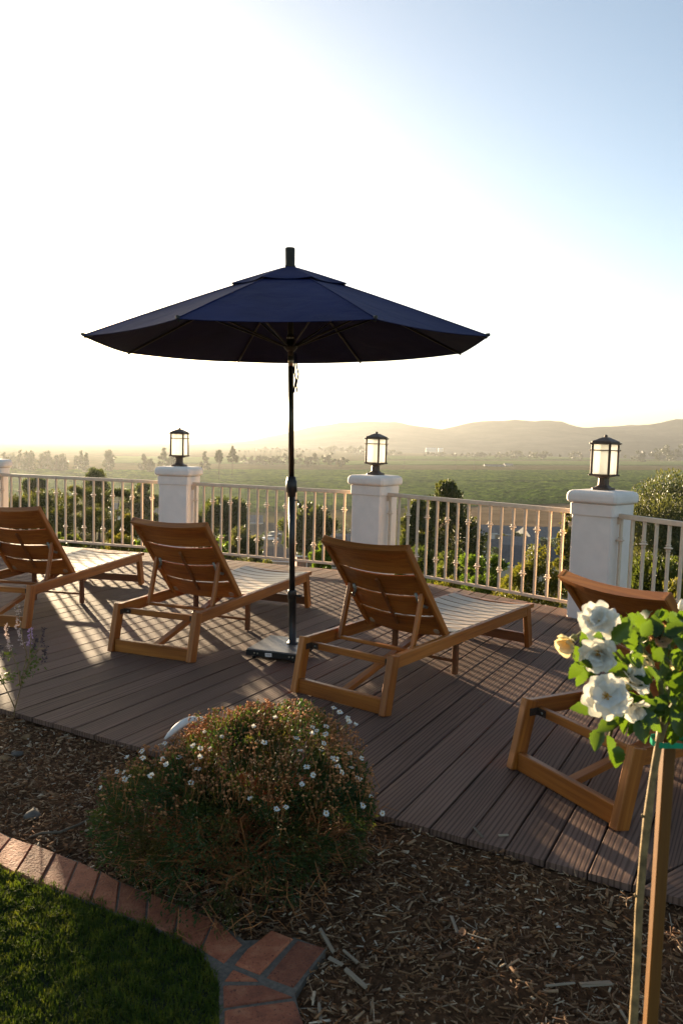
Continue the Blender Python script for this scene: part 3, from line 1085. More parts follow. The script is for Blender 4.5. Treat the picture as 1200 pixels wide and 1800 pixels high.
for sx_, tw in ((-1, 0), (1, 1)):
    for sy_ in (-1, 1):
        for sz_ in (-1, 1):
            V.append(c + d * (sx_ * L / 2)[:, None] + s * (sy_ * W / 2 * taper[:, tw])[:, None] + nn * (sz_ * Hh / 2)[:, None])
V = np.stack(V, 1).reshape(-1, 3)
base = np.arange(n_)[:, None] * 8
quads = [(0, 1, 3, 2), (4, 6, 7, 5), (0, 4, 5, 1), (2, 3, 7, 6), (0, 2, 6, 4), (1, 5, 7, 3)]
F = np.concatenate([base + list(q) for q in quads], 0)
mi = np.tile(RNG.choice(6, n_, p=[0.27, 0.30, 0.20, 0.08, 0.12, 0.03]), 6)
o = link('mulch', arr_mesh('mulch', V, F, CHIPS, False, mi))
tag(o, kind='stuff')

# ------------------------------------------------------------------ pillars
PH, PW = 1.10, 0.366


def pillar(pt, th, label):
    t = thing('pillar', label, 'pillar', (pt[0], pt[1], 0), th, 'white pillars along the terrace railing')
    b_ = MB()
    h = PW / 2
    b_.sqstack([(h, -0.45), (h, 0.885)], 0.014)
    b_.build('shaft', M['stucco'], t)
    b_ = MB()
    hb = h + 0.010
    b_.sqstack([(h - .004, 0.885), (hb, 0.887), (hb + .002, 0.892), (hb + .004, 0.985), (h + .0, 0.992)], 0.016)
    b_.build('band', M['stucco'], t)
    b_ = MB()
    hc = h + 0.042
    b_.sqstack([(hc - .028, 0.992), (hc - .014, 0.995), (hc - .004, 1.005), (hc, 1.02), (hc, 1.052), (hc - .005, 1.072), (hc - .016, 1.087), (hc - .034, 1.095), (hc - .09, PH)], 0.022)
    b_.build('cap', M['stucco'], t)
    return t


PILL = [('P1', -0.30, 'white stucco pillar cut off by the left edge of the photo'), ('P2', -0.196, 'white stucco pillar directly behind the second lounger from the left'),
        ('P3', -0.586, 'white stucco pillar behind the lounger beside the parasol pole, just right of it'), ('P4', -0.776, 'nearest white stucco pillar, whose foot meets the deck behind the rose bush')]
for k, th, lab in PILL:
    pillar(PTS[k], th, lab)


def lantern(pt, th, label):
    t = thing('pillar_lantern', label, 'lantern', (pt[0], pt[1], PH), th, 'lanterns on the white pillars')
    mb = M['bronze']
    b_ = MB(); b_.sqstack([(0.078, 0.0), (0.078, 0.016), (0.072, 0.020), (0.058, 0.024), (0.050, 0.034)], 0.02)
    b_.build('base_plate', mb, t)
    b_ = MB(); b_.sqstack([(0.046, 0.034), (0.040, 0.044), (0.038, 0.098), (0.044, 0.108)], 0.02)
    b_.build('neck', mb, t)
    b_ = MB(); b_.sqstack([(0.05, 0.108), (0.078, 0.118), (0.096, 0.121), (0.097, 0.131), (0.088, 0.135)], 0.006)
    b_.build('tray', mb, t)
    zb, zt_, hw = 0.135, 0.385, 0.077
    for sx_ in (-1, 1):
        for sy_ in (-1, 1):
            b_ = MB(); b_.box((sx_ * hw, sy_ * hw, (zb + zt_) / 2), (0.018, 0.018, zt_ - zb), 0.003)
            b_.build('post', mb, t)
    for a in range(4):
        mt = Matrix.Rotation(a * math.pi / 2, 4, 'Z')
        b_ = MB(); b_.box((0, -hw + 0.002, (zb + zt_) / 2), (2 * hw - .018, 0.004, zt_ - zb))
        b_.build('glass_pane', M['frosted'], t, mt)
        b_ = MB(); b_.box((0, -hw - .011, 0.335), (0.200, 0.006, 0.009), 0.002)
        b_.build('crossbar', mb, t, mt)
    b_ = MB(); b_.sqstack([(0.092, 0.385), (0.100, 0.388), (0.100, 0.397), (0.087, 0.399), (0.087, 0.410), (0.026, 0.444), (0.006, 0.448)], 0.006)
    b_.build('roof', mb, t)
    b_ = MB(); b_.lathe([(0.006, 0.446), (0.013, 0.450), (0.015, 0.457), (0.010, 0.464), (0.003, 0.467)], 10)
    b_.build('finial', mb, t)
    return t


for (k, th, _), lab in zip(PILL, ('bronze lantern at the left edge of the photo, only its rim showing', 'bronze lantern on the pillar behind the second lounger from the left',
                               'bronze lantern in front of the distant mountains, just right of the parasol pole', 'largest bronze lantern, on the nearest pillar at the right')):
    lantern(PTS[k], th, lab)

# ------------------------------------------------------------------ railings
ZT, ZBR_ = 0.897, 0.085
b_ = MB(); b_.box((0, 0, (ZT + ZBR_) / 2), (0.021, 0.021, ZT - ZBR_ - 0.02))
BAL = b_.mesh('baluster', M['rail_paint'])
b_ = MB()
b_.lathe([(0.012, -0.028), (0.019, -0.024), (0.019, -0.016), (0.014, -0.012), (0.020, -0.006), (0.034, 0.000), (0.034, 0.005), (0.020, 0.011), (0.014, 0.016), (0.022, 0.020), (0.020, 0.027), (0.012, 0.032)], 10)
COLLAR = b_.mesh('collar', M['rail_paint'])


def railing(a, b__, nbal, label, g0=0.20, g1=0.20):
    A, Bp = np.array(PTS[a]), np.array(PTS[b__])
    e = (Bp - A) / np.linalg.norm(Bp - A)
    A2, B2 = A + e * g0, Bp - e * g1
    L = float(np.linalg.norm(B2 - A2))
    t = thing('railing', label, 'railing', (A2[0], A2[1], 0), math.atan2(e[1], e[0]), 'beige railings between the pillars')
    beam('top_rail', (-.012, 0, ZT), (L + .012, 0, ZT), 0.042, 0.040, M['rail_paint'], t, 0.004)
    beam('bottom_rail', (-.012, 0, ZBR_), (L + .012, 0, ZBR_), 0.030, 0.028, M['rail_paint'], t, 0.003)
    for x, s_ in ((-0.002, 1), (L + 0.002, -1)):
        b_ = MB(); b_.box((x, 0, ZT - .035), (0.012, 0.05, 0.07), 0.003)
        b_.build('mounting_bracket', M['rail_paint'], t)
    for k in range(nbal):
        x = 0.03 + (L - 0.06) * k / (nbal - 1)
        bo = link('baluster', BAL, t, Matrix.Translation((x, 0, 0)))
        link('collar', COLLAR, bo, Matrix.Translation((0, 0, 0.695 if k % 2 == 0 else 0.275)))
    return t


railing('P1', 'P2', 18, 'beige iron railing between the two left pillars, hazy pines behind it')
railing('P2', 'P3', 18, 'beige iron railing section passing behind the parasol pole')
railing('P3', 'P4', 18, 'beige iron railing between the two right pillars, rooftops behind it')
railing('P4', 'P5', 15, 'beige iron railing at the right edge in front of the big tree')
railing('A', 'P1', 50, 'beige iron railing left of the pillar at the left edge of the photo')

# ------------------------------------------------------------------ loungers
LW, LL, LT = 0.637, 1.985, 0.315


def curved_slat(length, width, thick, sag, seg=8):
    b_ = MB()
    vs, fs = [], []
    for i in range(seg + 1):
        x = -length / 2 + length * i / seg
        z = -sag * (1 - (2 * x / length) ** 2)
        c = 0.003
        for y, dz in ((-width / 2, -thick / 2), (-width / 2, thick / 2 - c), (-width / 2 + c, thick / 2), (width / 2 - c, thick / 2), (width / 2, thick / 2 - c), (width / 2, -thick / 2)):
            vs.append((x, y, z + dz))
    for i in range(seg):
        for k in range(6):
            k2 = (k + 1) % 6
            fs.append((i * 6 + k, i * 6 + k2, i * 6 + 6 + k2, i * 6 + 6 + k))
    fs += [(0, 1, 2, 3, 4, 5), tuple(seg * 6 + k for k in reversed(range(6)))]
    fs = [tuple(reversed(f)) for f in fs]
    b_.add(vs, fs)
    return b_


def make_lounger(label):
    t = thing('sun_lounger', label, 'sun lounger', (0, 0, 0), 0, 'teak sun loungers on the deck')
    tk = M['teak']
    hw = LW / 2
    RT = 0.032                                     # rail thickness
    for s_ in (-1, 1):
        xr = s_ * (hw - RT / 2)
        beam('side_rail', (xr, 0.075, LT - 0.0375), (xr, LL - 0.06, LT - 0.0375), RT, 0.075, tk, t, 0.004)
        # raked legs, flush outside the rails' ends
        beam('leg', (xr, 0.035, 0.002), (xr, 0.108, LT + .001), RT + .006, 0.075, tk, t, 0.004, Vector((0, 1, 0)))
        beam('leg', (xr, LL - 0.035, 0.002), (xr, LL - 0.100, LT - .006), RT + .004, 0.068, tk, t, 0.004, Vector((0, 1, 0)))
    beam('bottom_bar', (-hw + RT + .004, 0.046, 0.046), (hw - RT - .004, 0.046, 0.046), 0.032, 0.084, tk, t, 0.004)
    beam('bottom_bar', (-hw + RT + .004, LL - 0.050, 0.062), (hw - RT - .004, LL - 0.050, 0.062), 0.030, 0.070, M['teak_dark'], t, 0.004)
    beam('top_bar', (-hw + RT + .004, 0.150, 0.262), (hw - RT - .004, 0.150, 0.262), 0.026, 0.040, tk, t, 0.003)
    for s_ in (-1, 1):
        b_ = MB(); b_.box((s_ * (hw - RT - .030), 0.135, 0.262), (0.052, 0.005, 0.034), 0.001)
        b_.box((s_ * (hw - RT - .004), 0.112, 0.262), (0.005, 0.045, 0.034), 0.001)
        cb_ = b_.build('corner_bracket', M['iron'], t)
        b_ = MB()
        mt_ = Matrix.Translation((s_ * (hw - RT - .036), 0.1325, 0.262)) @ Matrix.Rotation(math.pi / 2, 4, 'X')
        b_.lathe([(0.006, 0), (0.006, 0.003), (0.003, 0.005)], 8, mt_)
        b_.build('bolt', M['grey_metal'], cb_)
    # long diagonal brace from the bottom bar up to the seat frame
    beam('brace', (0.0, 0.062, 0.055), (0.02, 0.99, 0.275), 0.045, 0.030, tk, t, 0.003)
    # folding middle legs with a stretcher
    for s_ in (-1, 1):
        beam('middle_leg', (s_ * 0.225, 0.965, 0.003), (s_ * 0.225, 0.965, 0.25), 0.034, 0.030, M['teak_dark'], t, 0.003, Vector((0, 1, 0)))
    beam('stretcher', (-0.208, 0.965, 0.085), (0.208, 0.965, 0.085), 0.016, 0.018, M['teak_dark'], t, 0.002)
    beam('cross_rail', (-hw + RT, 0.985, 0.255), (hw - RT, 0.985, 0.255), 0.036, 0.030, tk, t, 0.003)
    # seat slats dip in the middle
    n_sl, y0, y1 = 9, 0.800, LL - 0.062
    pit = (y1 - y0) / n_sl
    sl = curved_slat(LW - 2 * RT + 0.028, pit - 0.013, 0.018, 0.026).mesh('slat', M['teak_weathered'])
    for k in range(n_sl):
        link('slat', sl, t, Matrix.Translation((0, y0 + pit * (k + .5), LT - 0.006)))
    endm = curved_slat(LW + 0.002, 0.050, 0.030, 0.020).mesh('end_rail', tk)
    link('end_rail', endm, t, Matrix.Translation((0, LL - 0.034, LT - 0.013)))
    # top lips of the rails beside the slats
    # backrest
    ang = math.atan2(0.578, 0.51)
    bl, bw = 0.770, 0.585
    bt = thing('backrest', None, None)
    del_keys = list(bt.keys())
    bt.parent = t
    yv = Vector((0, -math.cos(ang), math.sin(ang)))
    zv = Vector((0, math.sin(ang), math.cos(ang)))
    xv = yv.cross(zv)
    mt = Matrix((xv, yv, zv)).transposed().to_4x4()
    mt.translation = Vector((0, 0.735, LT - 0.012))
    bt.matrix_local = mt
    for s_ in (-1, 1):
        xs = s_ * (bw / 2 - 0.014)
        beam('stile', (xs, -0.01, 0), (xs, bl, 0), 0.030, 0.046, tk, bt, 0.005)
    hgt = (bl - 0.035) / 4
    bs = curved_slat(bw - 0.056, hgt - 0.019, 0.011, 0.030, 10).mesh('slat', tk)
    for k in range(4):
        link('slat', bs, bt, Matrix.Translation((0, hgt * (k + .5), -0.002)))
    tr = curved_slat(bw - 0.004, 0.030, 0.048, 0.030, 10).mesh('head_rail', tk)
    link('head_rail', tr, bt, Matrix.Translation((0, bl - 0.016, 0)))
    beam('batten', (0.005, 0.10, -0.045), (-0.005, hgt * 3 - 0.04, -0.045), 0.020, 0.016, M['teak_dark'], bt, 0.003)
    for s_ in (-1, 1):
        b_ = MB()
        b_.lathe([(0.021, 0), (0.021, 0.004), (0.019, 0.006)], 16, Matrix.Translation((s_ * (bw / 2 - 0.062), 0.045, -0.012)) @ Matrix.Rotation(math.pi, 4, 'X'))
        b_.build('dowel_plug', M['teak_weathered'], bt)
        b_ = MB()
        b_.tube([(s_ * (bw / 2 - .034), 0.29, -0.028), (s_ * (bw / 2 - .05), 0.33, -0.05), (s_ * (bw / 2 - .07), 0.345, -0.035), (s_ * (bw / 2 - .076), 0.40, -0.02)], [0.010] * 4, 6)
        b_.build('metal_catch', M['grey_metal'], bt)
    # prop struts and the bar they share
    for s_ in (-1, 1):
        beam('prop', (s_ * 0.252, 0.378, 0.262), (s_ * 0.252, 0.474, 0.590), 0.022, 0.036, tk, t, 0.003, Vector((0, 1, 0)))
    beam('prop_bar', (-0.241, 0.378, 0.272), (0.241, 0.378, 0.272), 0.030, 0.020, tk, t, 0.003)
    return t


LOUNGE = [(-2.614, 5.720, 0.195, 'leftmost teak sun lounger, cut off by the left edge'), (-1.239, 5.010, 0.360, 'teak sun lounger in front of the second pillar, left of the parasol base'),
          (-0.007, 4.191, 0.629, 'teak sun lounger standing whole just right of the parasol base'), (0.918, 3.119, 1.089, 'nearest teak sun lounger, half hidden behind the white roses')]
proto = make_lounger(LOUNGE[0][3])
for i, (x, y, th, lab) in enumerate(LOUNGE):
    o = proto if i == 0 else copy_tree(proto)
    o['label'] = lab
    o.location = (x, y, 0)
    o.rotation_euler = (0, 0, -th)
    for c_ in o.children:
        if c_.name.startswith('backrest'):
            c_.rotation_euler.x += math.radians((0.6, -0.5, 0.0, 0.4)[i])

# ------------------------------------------------------------------ parasol
UB = gz(514, 1131, 0.072)
UX, UY = UB.x, UB.y
S_U = UY / FPX                                  # metres per photograph pixel at the pole
umb = thing('parasol', 'navy blue market parasol open over the loungers on its weighted base', 'parasol', (UX, UY, 0))
yh = 777 + (507 - 600) * 0.0275


def uz(py):
    return gd(507, py, UY).z


lean = Matrix.Translation((0, 0, 0.072)) @ Matrix.Rotation(math.radians(-1.55), 4, 'Y') @ Matrix.Rotation(math.radians(0.7), 4, 'X')
Z = lambda py: uz(py) - 0.072
b_ = MB(); b_.lathe([(0.040, 0.0), (0.040, 0.006), (0.026, 0.010), (0.0265, Z(1052)), (0.030, Z(1052) + .002), (0.030, Z(1038)), (0.026, Z(1036))], 20)
b_.build('base_tube', M['black_metal'], umb, lean)
b_ = MB(); b_.tube([(0.026, -0.02, Z(1045)), (0.050, -0.035, Z(1045))], [0.006, 0.006], 8); b_.tube([(0.046, -0.034, Z(1045)), (0.066, -0.046, Z(1045))], [0.012, 0.010], 8)
b_.build('clamp_knob', M['black_metal'], umb, lean)
b_ = MB(); b_.lathe([(0.020, Z(1040)), (0.020, Z(868))], 20)
b_.build('lower_pole', M['black_metal'], umb, lean)
b_ = MB(); b_.lathe([(0.021, Z(873)), (0.028, Z(872)), (0.028, Z(866)), (0.037, Z(864)), (0.037, Z(845)), (0.030, Z(843)), (0.030, Z(838)), (0.021, Z(837))], 20)
b_.build('joint_collar', M['black_metal'], umb, lean)
b_ = MB(); b_.tube([(0.020, 0, Z(879)), (0.040, 0.01, Z(879)), (0.052, 0.012, Z(888))], [0.006, 0.006, 0.005], 8); b_.tube([(0.052, .012, Z(884)), (0.052, .012, Z(893))], [0.010, 0.008], 8)
b_.build('crank_handle', M['black_metal'], umb, lean)
b_ = MB(); b_.lathe([(0.0185, Z(840)), (0.0185, Z(644))], 20)
b_.build('upper_pole', M['bronze_tube'], umb, lean)
b_ = MB(); b_.lathe([(0.017, Z(644)), (0.017, Z(626))], 20)
b_.build('bright_sleeve', M['silver'], umb, lean)
b_ = MB(); b_.lathe([(0.019, Z(626)), (0.019, Z(470))], 16)
b_.build('inner_pole', M['black_metal'], umb, lean)
ZR, RU = Z(604), 342.5 * S_U               # rim height and radius
ZA = Z(471)
RV, ZV = 104 * S_U, Z(500)
PHI = math.radians(0.5)
b_ = MB(); b_.lathe([(0.026, Z(618)), (0.045, Z(612)), (0.045, Z(606)), (0.030, Z(602)), (0.026, Z(590))], 16)
b_.build('runner_hub', M['black_metal'], umb, lean)
b_ = MB(); b_.lathe([(0.026, Z(500)), (0.05, Z(494)), (0.05, Z(486)), (0.026, Z(480))], 16)
b_.build('top_hub', M['black_metal'], umb, lean)
b_ = MB(); b_.box((0, -0.046, Z(596)), (0.052, 0.004, 0.020), 0.001)
lb = b_.build('hub_label', M['black_metal'], umb, lean)
b_ = MB()
for k in range(5):
    b_.box((-0.02 + 0.01 * k, -0.0495, Z(596)), (0.006, 0.002, 0.012))
b_.build('label_print', M['sticker'], lb)
b_ = MB(); b_.lathe([(0.0, ZA - 0.03), (0.036, ZA - 0.002), (0.036, ZA + .008), (0.032, ZA + .010), (0.033, ZA + .116), (0.030, ZA + .121), (0.004, ZA + .123)], 20)
b_.build('finial', M['bronze_tube'], umb, lean)


def canopy_z(r):
    """height of the cloth along a rib: gently bowed"""
    t = r / RU
    return ZA + (ZR - ZA) * (t ** 1.06)


def panel_surface(r0, r1, nr, zoff, sag_edge, rows_dip):
    vs, fs = [], []
    seg = 8
    for i in range(nr + 1):
        r = r0 + (r1 - r0) * i / nr
        for k in range(8 * seg):
            p, q = divmod(k, seg)
            a0 = PHI + math.radians(22.5) + p * math.pi / 4
            a1 = a0 + math.pi / 4
            u = q / seg
            x = (1 - u) * math.cos(a0) + u * math.cos(a1)
            y = (1 - u) * math.sin(a0) + u * math.sin(a1)
            m_ = 4 * u * (1 - u)
            inset = 1 - sag_edge * m_ * (i / nr) ** 3
            rl = r * inset
            zz = canopy_z(r) + zoff - rows_dip * m_ * (r / RU)
            vs.append((x * rl, y * rl, zz))
    m8 = 8 * seg
    for i in range(nr):
        for k in range(m8):
            k2 = (k + 1) % m8
            fs.append((i * m8 + k, (i + 1) * m8 + k, (i + 1) * m8 + k2, i * m8 + k2))
    return vs, fs


vs, fs = panel_surface(0.26, RU, 14, -0.012, 0.011, 0.013)
b_ = MB(); b_.add(vs, fs, False)
can = b_.build('canopy', M['canvas'], umb, lean)
sm = can.modifiers.new('cloth thickness', 'SOLIDIFY'); sm.thickness = 0.003; sm.offset = -1
vs, fs = panel_surface(0.028, RV, 8, 0.010, 0.06, 0.03)
b_ = MB(); b_.add(vs, fs, False)
ven = b_.build('vent', M['canvas'], can)
sm = ven.modifiers.new('cloth thickness', 'SOLIDIFY'); sm.thickness = 0.003; sm.offset = -1
b_ = MB()                                        # stitched seams
for p in range(8):
    a = PHI + math.radians(22.5) + p * math.pi / 4
    pts_ = [(math.cos(a) * r, math.sin(a) * r, canopy_z(r) - 0.010) for r in np.linspace(0.31, RU - .004, 12)]
    b_.tube(pts_, 0.0035, 4)
b_.build('seam', M['canvas'], can)
for p in range(8):
    a = PHI + math.radians(22.5) + p * math.pi / 4
    ca, sa = math.cos(a), math.sin(a)
    b_ = MB()
    pts_ = [(ca * r, sa * r, canopy_z(r) - 0.026) for r in np.linspace(0.04, RU - 0.01, 10)]
    b_.tube(pts_, 0.007, 6)
    rb = b_.build('rib', M['black_metal'], umb, lean)
    b_ = MB(); b_.tube([(ca * 0.045, sa * 0.045, Z(609)), (ca * RU * 0.52, sa * RU * 0.52, canopy_z(RU * 0.52) - 0.022)], 0.006, 6)
    b_.build('strut', M['black_metal'], umb, lean)
    b_ = MB(); b_.box((ca * (RU - .006), sa * (RU - .006), ZR - .004), (0.026, 0.016, 0.018), 0.003, Matrix.Rotation(a, 3, 'Z'))
    b_.build('rib_tip', M['black_metal'], rb)
b_ = MB()                                        # tie strap hanging beside the pole


def ribbon(pts, w):
    vs = []
    for p in pts:
        p = Vector(p); vs += [p + Vector((-w / 2, 0, 0)), p + Vector((w / 2, 0, 0)), p + Vector((w / 2, .002, 0)), p + Vector((-w / 2, .002, 0))]
    fs = []
    for i in range(len(pts) - 1):
        for k in range(4):
            fs.append((i * 4 + k, i * 4 + (k + 1) % 4, i * 4 + 4 + (k + 1) % 4, i * 4 + 4 + k))
    return vs, fs


b_.add(*ribbon([(0.024, -0.02, Z(622)), (0.026, -0.02, Z(640)), (0.024, -.02, Z(655)), (0.034, -.02, Z(668)), (0.026, -.02, Z(680)), (0.020, -.02, Z(691))], 0.011))
b_.add(*ribbon([(0.036, -0.024, Z(622)), (0.040, -0.024, Z(645)), (0.052, -.024, Z(658)), (0.044, -.024, Z(668)), (0.036, -.024, Z(678)), (0.044, -.024, Z(690))], 0.010))
b_.build('tie_strap', M['canvas'], umb, lean)
# weighted base
cor = [gz(432.6, 1140, 0.07), gz(521, 1150.5, 0.07)]
cc = Vector((UX - 0.0, UY - 0.0, 0))
pl = [Vector((p.x, p.y, 0)) - cc for p in cor]
sidev = pl[1] - pl[0]
perp = Vector((-sidev.y, sidev.x, 0)).normalized() * 0.40
plate = [pl[0], pl[1], pl[1] + perp, pl[0] + perp]
ctr = sum(plate, Vector()) / 4
plate = [p for p in plate]
b_ = MB(); b_.prism([(p.x, p.y) for p in plate], 0.028, 0.064, 0.002)
fr_ = b_.build('base_frame', M['black_metal'], umb)
b_ = MB(); b_.prism([(p.x * 1 + (ctr.x - p.x) * .03, p.y + (ctr.y - p.y) * .03) for p in plate], 0.0642, 0.072, 0.002)
b_.build('weight_slab', M['slate_plate'], umb)
for p in plate:
    q = p + (ctr - p) * 0.22
    b_ = MB(); b_.tube([(q.x - .012, q.y, 0.0165), (q.x + .012, q.y, 0.0165)], 0.0165, 12)
    b_.build('caster', M['black_metal'], umb)
mid_ = pl[0] * 0.52 + pl[1] * 0.48
nrm = -perp.normalized()
mt, _ = frame(pl[0], pl[1], Vector((0, 0, 1)))
b_ = MB(); b_.box((-0.01, -0.0012, 0), (0.046, 0.0012, 0.024), 0, None)
mt2 = mt.copy(); mt2.translation = mid_ + nrm * 0.001 + Vector((0, 0, 0.046))
b_.build('sticker', M['sticker'], fr_, mt2 @ Matrix.Rotation(math.radians(-4), 4, 'Y'))
b_ = MB(); b_.box((-0.01, -0.0026, 0.003), (0.034, 0.0006, 0.003)); b_.box((-0.01, -0.0026, -0.004), (0.034, 0.0006, 0.002))
b_.build('sticker_print', M['sticker_ink'], fr_, mt2 @ Matrix.Rotation(math.radians(-4), 4, 'Y'))
for fx in (0.17, 0.235, 0.86, 0.93):
    q = pl[0] * (1 - fx) + pl[1] * fx + nrm * 0.001
    b_ = MB(); b_.lathe([(0.006, 0), (0.006, 0.003), (0.003, 0.005)], 8, Matrix.Translation((q.x, q.y, 0.047)) @ nrm.to_track_quat('Z', 'Y').to_matrix().to_4x4())
    b_.build('bolt', M['silver'], fr_)


# ------------------------------------------------------------------ daisy bush by the deck
def ell_hit(px, py, lobes):
    d = np.array(ray(px, py)); best = None
    for c, r in lobes:
        o_ = (CAMP - c) / r; dd = d / r
        A_, B_, C_ = dd @ dd, 2 * o_ @ dd, o_ @ o_ - 1
        q = B_ * B_ - 4 * A_ * C_
        if q > 0:
            t = (-B_ - math.sqrt(q)) / (2 * A_)
            if best is None or t < best: best = t
    return best


bush = thing('daisy_bush', 'round daisy bush with white flowers and dried brown heads at the deck corner', 'bush', (-0.36, 2.70, ZB))
LOB = [(np.array([-0.19, 2.80, 0.19]), np.array([0.29, 0.31, 0.25])), (np.array([-0.60, 2.66, 0.10]), np.array([0.25, 0.26, 0.20])),
       (np.array([-0.33, 2.50, 0.06]), np.array([0.31, 0.29, 0.22])), (np.array([-0.36, 2.86, 0.17]), np.array([0.26, 0.26, 0.235])), (np.array([-0.04, 2.68, 0.11]), np.array([0.19, 0.2, 0.20]))]
bo = np.array([-0.36, 2.70, ZB])
rg = np.random.default_rng(11)


def surf(nn, lo, hi, rg):
    """points in the outer shell of the union of lobes, above ground"""
    out = []
    tot = sum(float(np.prod(r)) ** .667 for _, r in LOB)
    for c, r in LOB:
        k = int(nn * float(np.prod(r)) ** .667 / tot * 1.5)
        d = unit(rg.normal(size=(k, 3)))
        lump = 1 + 0.10 * np.sin(d[:, 0] * 7 + c[0] * 9) * np.sin(d[:, 1] * 8 + 1) + 0.06 * np.sin(d[:, 2] * 13 + d[:, 0] * 11)
        p = c + d * r * (rg.uniform(lo, hi, k) * lump)[:, None]
        inner = np.zeros(k, bool)
        for c2, r2 in LOB:
            if c2 is c: continue
            inner |= (((p - c2) / r2) ** 2).sum(1) < lo * lo * 0.8
        out.append(p[~inner & (p[:, 2] > ZB + 0.01)])
    p = np.concatenate(out)
    rg.shuffle(p)
    return p[:nn]


# stems: dry and brown, running from the crown base to the shell
b_ = MB()
ends = surf(620, 0.72, 0.98, rg)
for e in ends:
    s0 = np.array([-0.32, 2.74, ZB]) + rg.normal(size=3) * [0.12, 0.08, 0.0]
    mid = s0 * .45 + e * .55 + rg.normal(size=3) * .035
    mid[2] = s0[2] + (e[2] - s0[2]) * .45
    q2 = s0 * .2 + e * .8 + rg.normal(size=3) * .02
    b_.tube([s0 - bo, mid - bo, q2 - bo, e - bo], [0.0032, 0.0024, 0.0018, 0.001], 3, False, False)
o = b_.build('stems', M['dry_stem'], bush); tag(o, kind='stuff')
# fine dry twiglets in the lower half
b_ = MB()
low = surf(1500, 0.8, 1.06, rg)
low = low[low[:, 2] < 0.13][:380]
for e in low:
    out = unit((e - np.array([-0.33, 2.75, 0.2]))[None])[0]
    d = unit((out * .6 + rg.normal(size=3) * .7 + [0, 0, -0.2])[None])[0]
    L_ = rg.uniform(0.03, 0.11)
    p1 = e + d * L_ * .5 + rg.normal(size=3) * .008; p2 = e + d * L_ + rg.normal(size=3) * .018
    p2[2] = max(p2[2], ZB + 0.004); p1[2] = max(p1[2], ZB + 0.004)
    b_.tube([e - bo, p1 - bo, p2 - bo], [0.0016, 0.0013, 0.0007], 3, False, False)
o = b_.build('twigs', M['dry_stem'], bush); tag(o, kind='stuff')
# leaf tufts
tc = surf(6800, 0.66, 1.02, rg)
dens = 0.35 + 0.65 * np.clip((tc[:, 2] - 0.0) / 0.25, 0, 1)
lumps = np.sin(tc[:, 0] * 31 + 1.3 * np.sin(tc[:, 2] * 27)) * np.sin(tc[:, 1] * 29 + 2) + np.sin(tc[:, 2] * 34 + tc[:, 0] * 13) * .8
tc = tc[(rg.random(len(tc)) < dens) & (lumps > -0.35 + 0.5 * rg.normal(size=len(tc)))]
per = 16
P = np.repeat(tc, per, 0) + rg.normal(size=(len(tc) * per, 3)) * 0.011
out = unit(P - np.array([-0.34, 2.74, 0.08]))
V, F = leaf_quads(P - bo, 0.019, 0.0058, rg, 0.0, out)
o = link('foliage', arr_mesh('foliage', V, F, M['bush_leaf']), bush); tag(o, kind='stuff')
# dried heads on top
hd = surf(9500, 1.02, 1.11, rg)
w_ = np.clip((hd[:, 2] - 0.17) / 0.16, 0, 1) * np.clip(1.25 - (2.78 - hd[:, 1]) * 2.6, 0, 1)
hd = hd[rg.random(len(hd)) < w_][:3200]
r_ = rg.uniform(0.0036, 0.0070, len(hd))
octa = np.array([(1, 0, 0), (-1, 0, 0), (0, 1, 0), (0, -1, 0), (0, 0, .8), (0, 0, -.8)], float)
V = (hd[:, None, :] - bo) + octa[None] * r_[:, None, None] * rg.uniform(.7, 1.3, (len(hd), 6, 1))
F = np.concatenate([np.arange(len(hd))[:, None] * 6 + list(t) for t in ((0, 2, 4), (2, 1, 4), (1, 3, 4), (3, 0, 4), (2, 0, 5), (1, 2, 5), (3, 1, 5), (0, 3, 5))], 0)
o = link('dried_flower_heads', arr_mesh('dried_flower_heads', V.reshape(-1, 3), F, M['dry_head']), bush); tag(o, kind='stuff')
b_ = MB()
for e in hd[:1500]:
    d = np.array([rg.normal() * .012, rg.normal() * .012, -0.05])
    b_.tube([e - bo, e + d - bo], [0.0009, 0.0011], 3, False, False)
o = b_.build('dried_flower_stalks', M['dry_stem'], bush); tag(o, kind='stuff')


def daisy_mesh(seed, closed=0.0):
    rg = np.random.default_rng(seed)
    b_ = MB()
    npet = int(rg.integers(10, 14))
    for k in range(npet):
        if rg.random() < 0.06: continue
        a = 2 * math.pi * k / npet + rg.normal() * .06
        L_ = 0.0115 * rg.uniform(.85, 1.12)
        up_ = 0.15 + closed + rg.normal() * .12
        pts = []
        for r0, w in ((0.0025, 0.0012), (0.008, 0.0024), (L_, 0.0013)):
            z = r0 * up_ - (0.0012 if r0 == L_ else 0)
            c_, s_ = math.cos(a), math.sin(a)
            pts += [(c_ * r0 - s_ * w, s_ * r0 + c_ * w, z), (c_ * r0 + s_ * w, s_ * r0 - c_ * w, z)]
        b_.add(pts, [(0, 1, 3, 2), (2, 3, 5, 4)])
    b_.cur = 1
    b_.lathe([(0.0034, -0.001), (0.0036, 0.001), (0.002, 0.0026), (0.0005, 0.003)], 7)
    b_.cur = 2
    b_.tube([(0, 0, -0.001), (0.002, 0, -0.02), (0.005, 0.002, -0.055)], [0.0012, 0.001, 0.001], 3, False)
    return b_.mesh('daisy', [M['petal'], M['daisy_eye'], M['green_stem']])


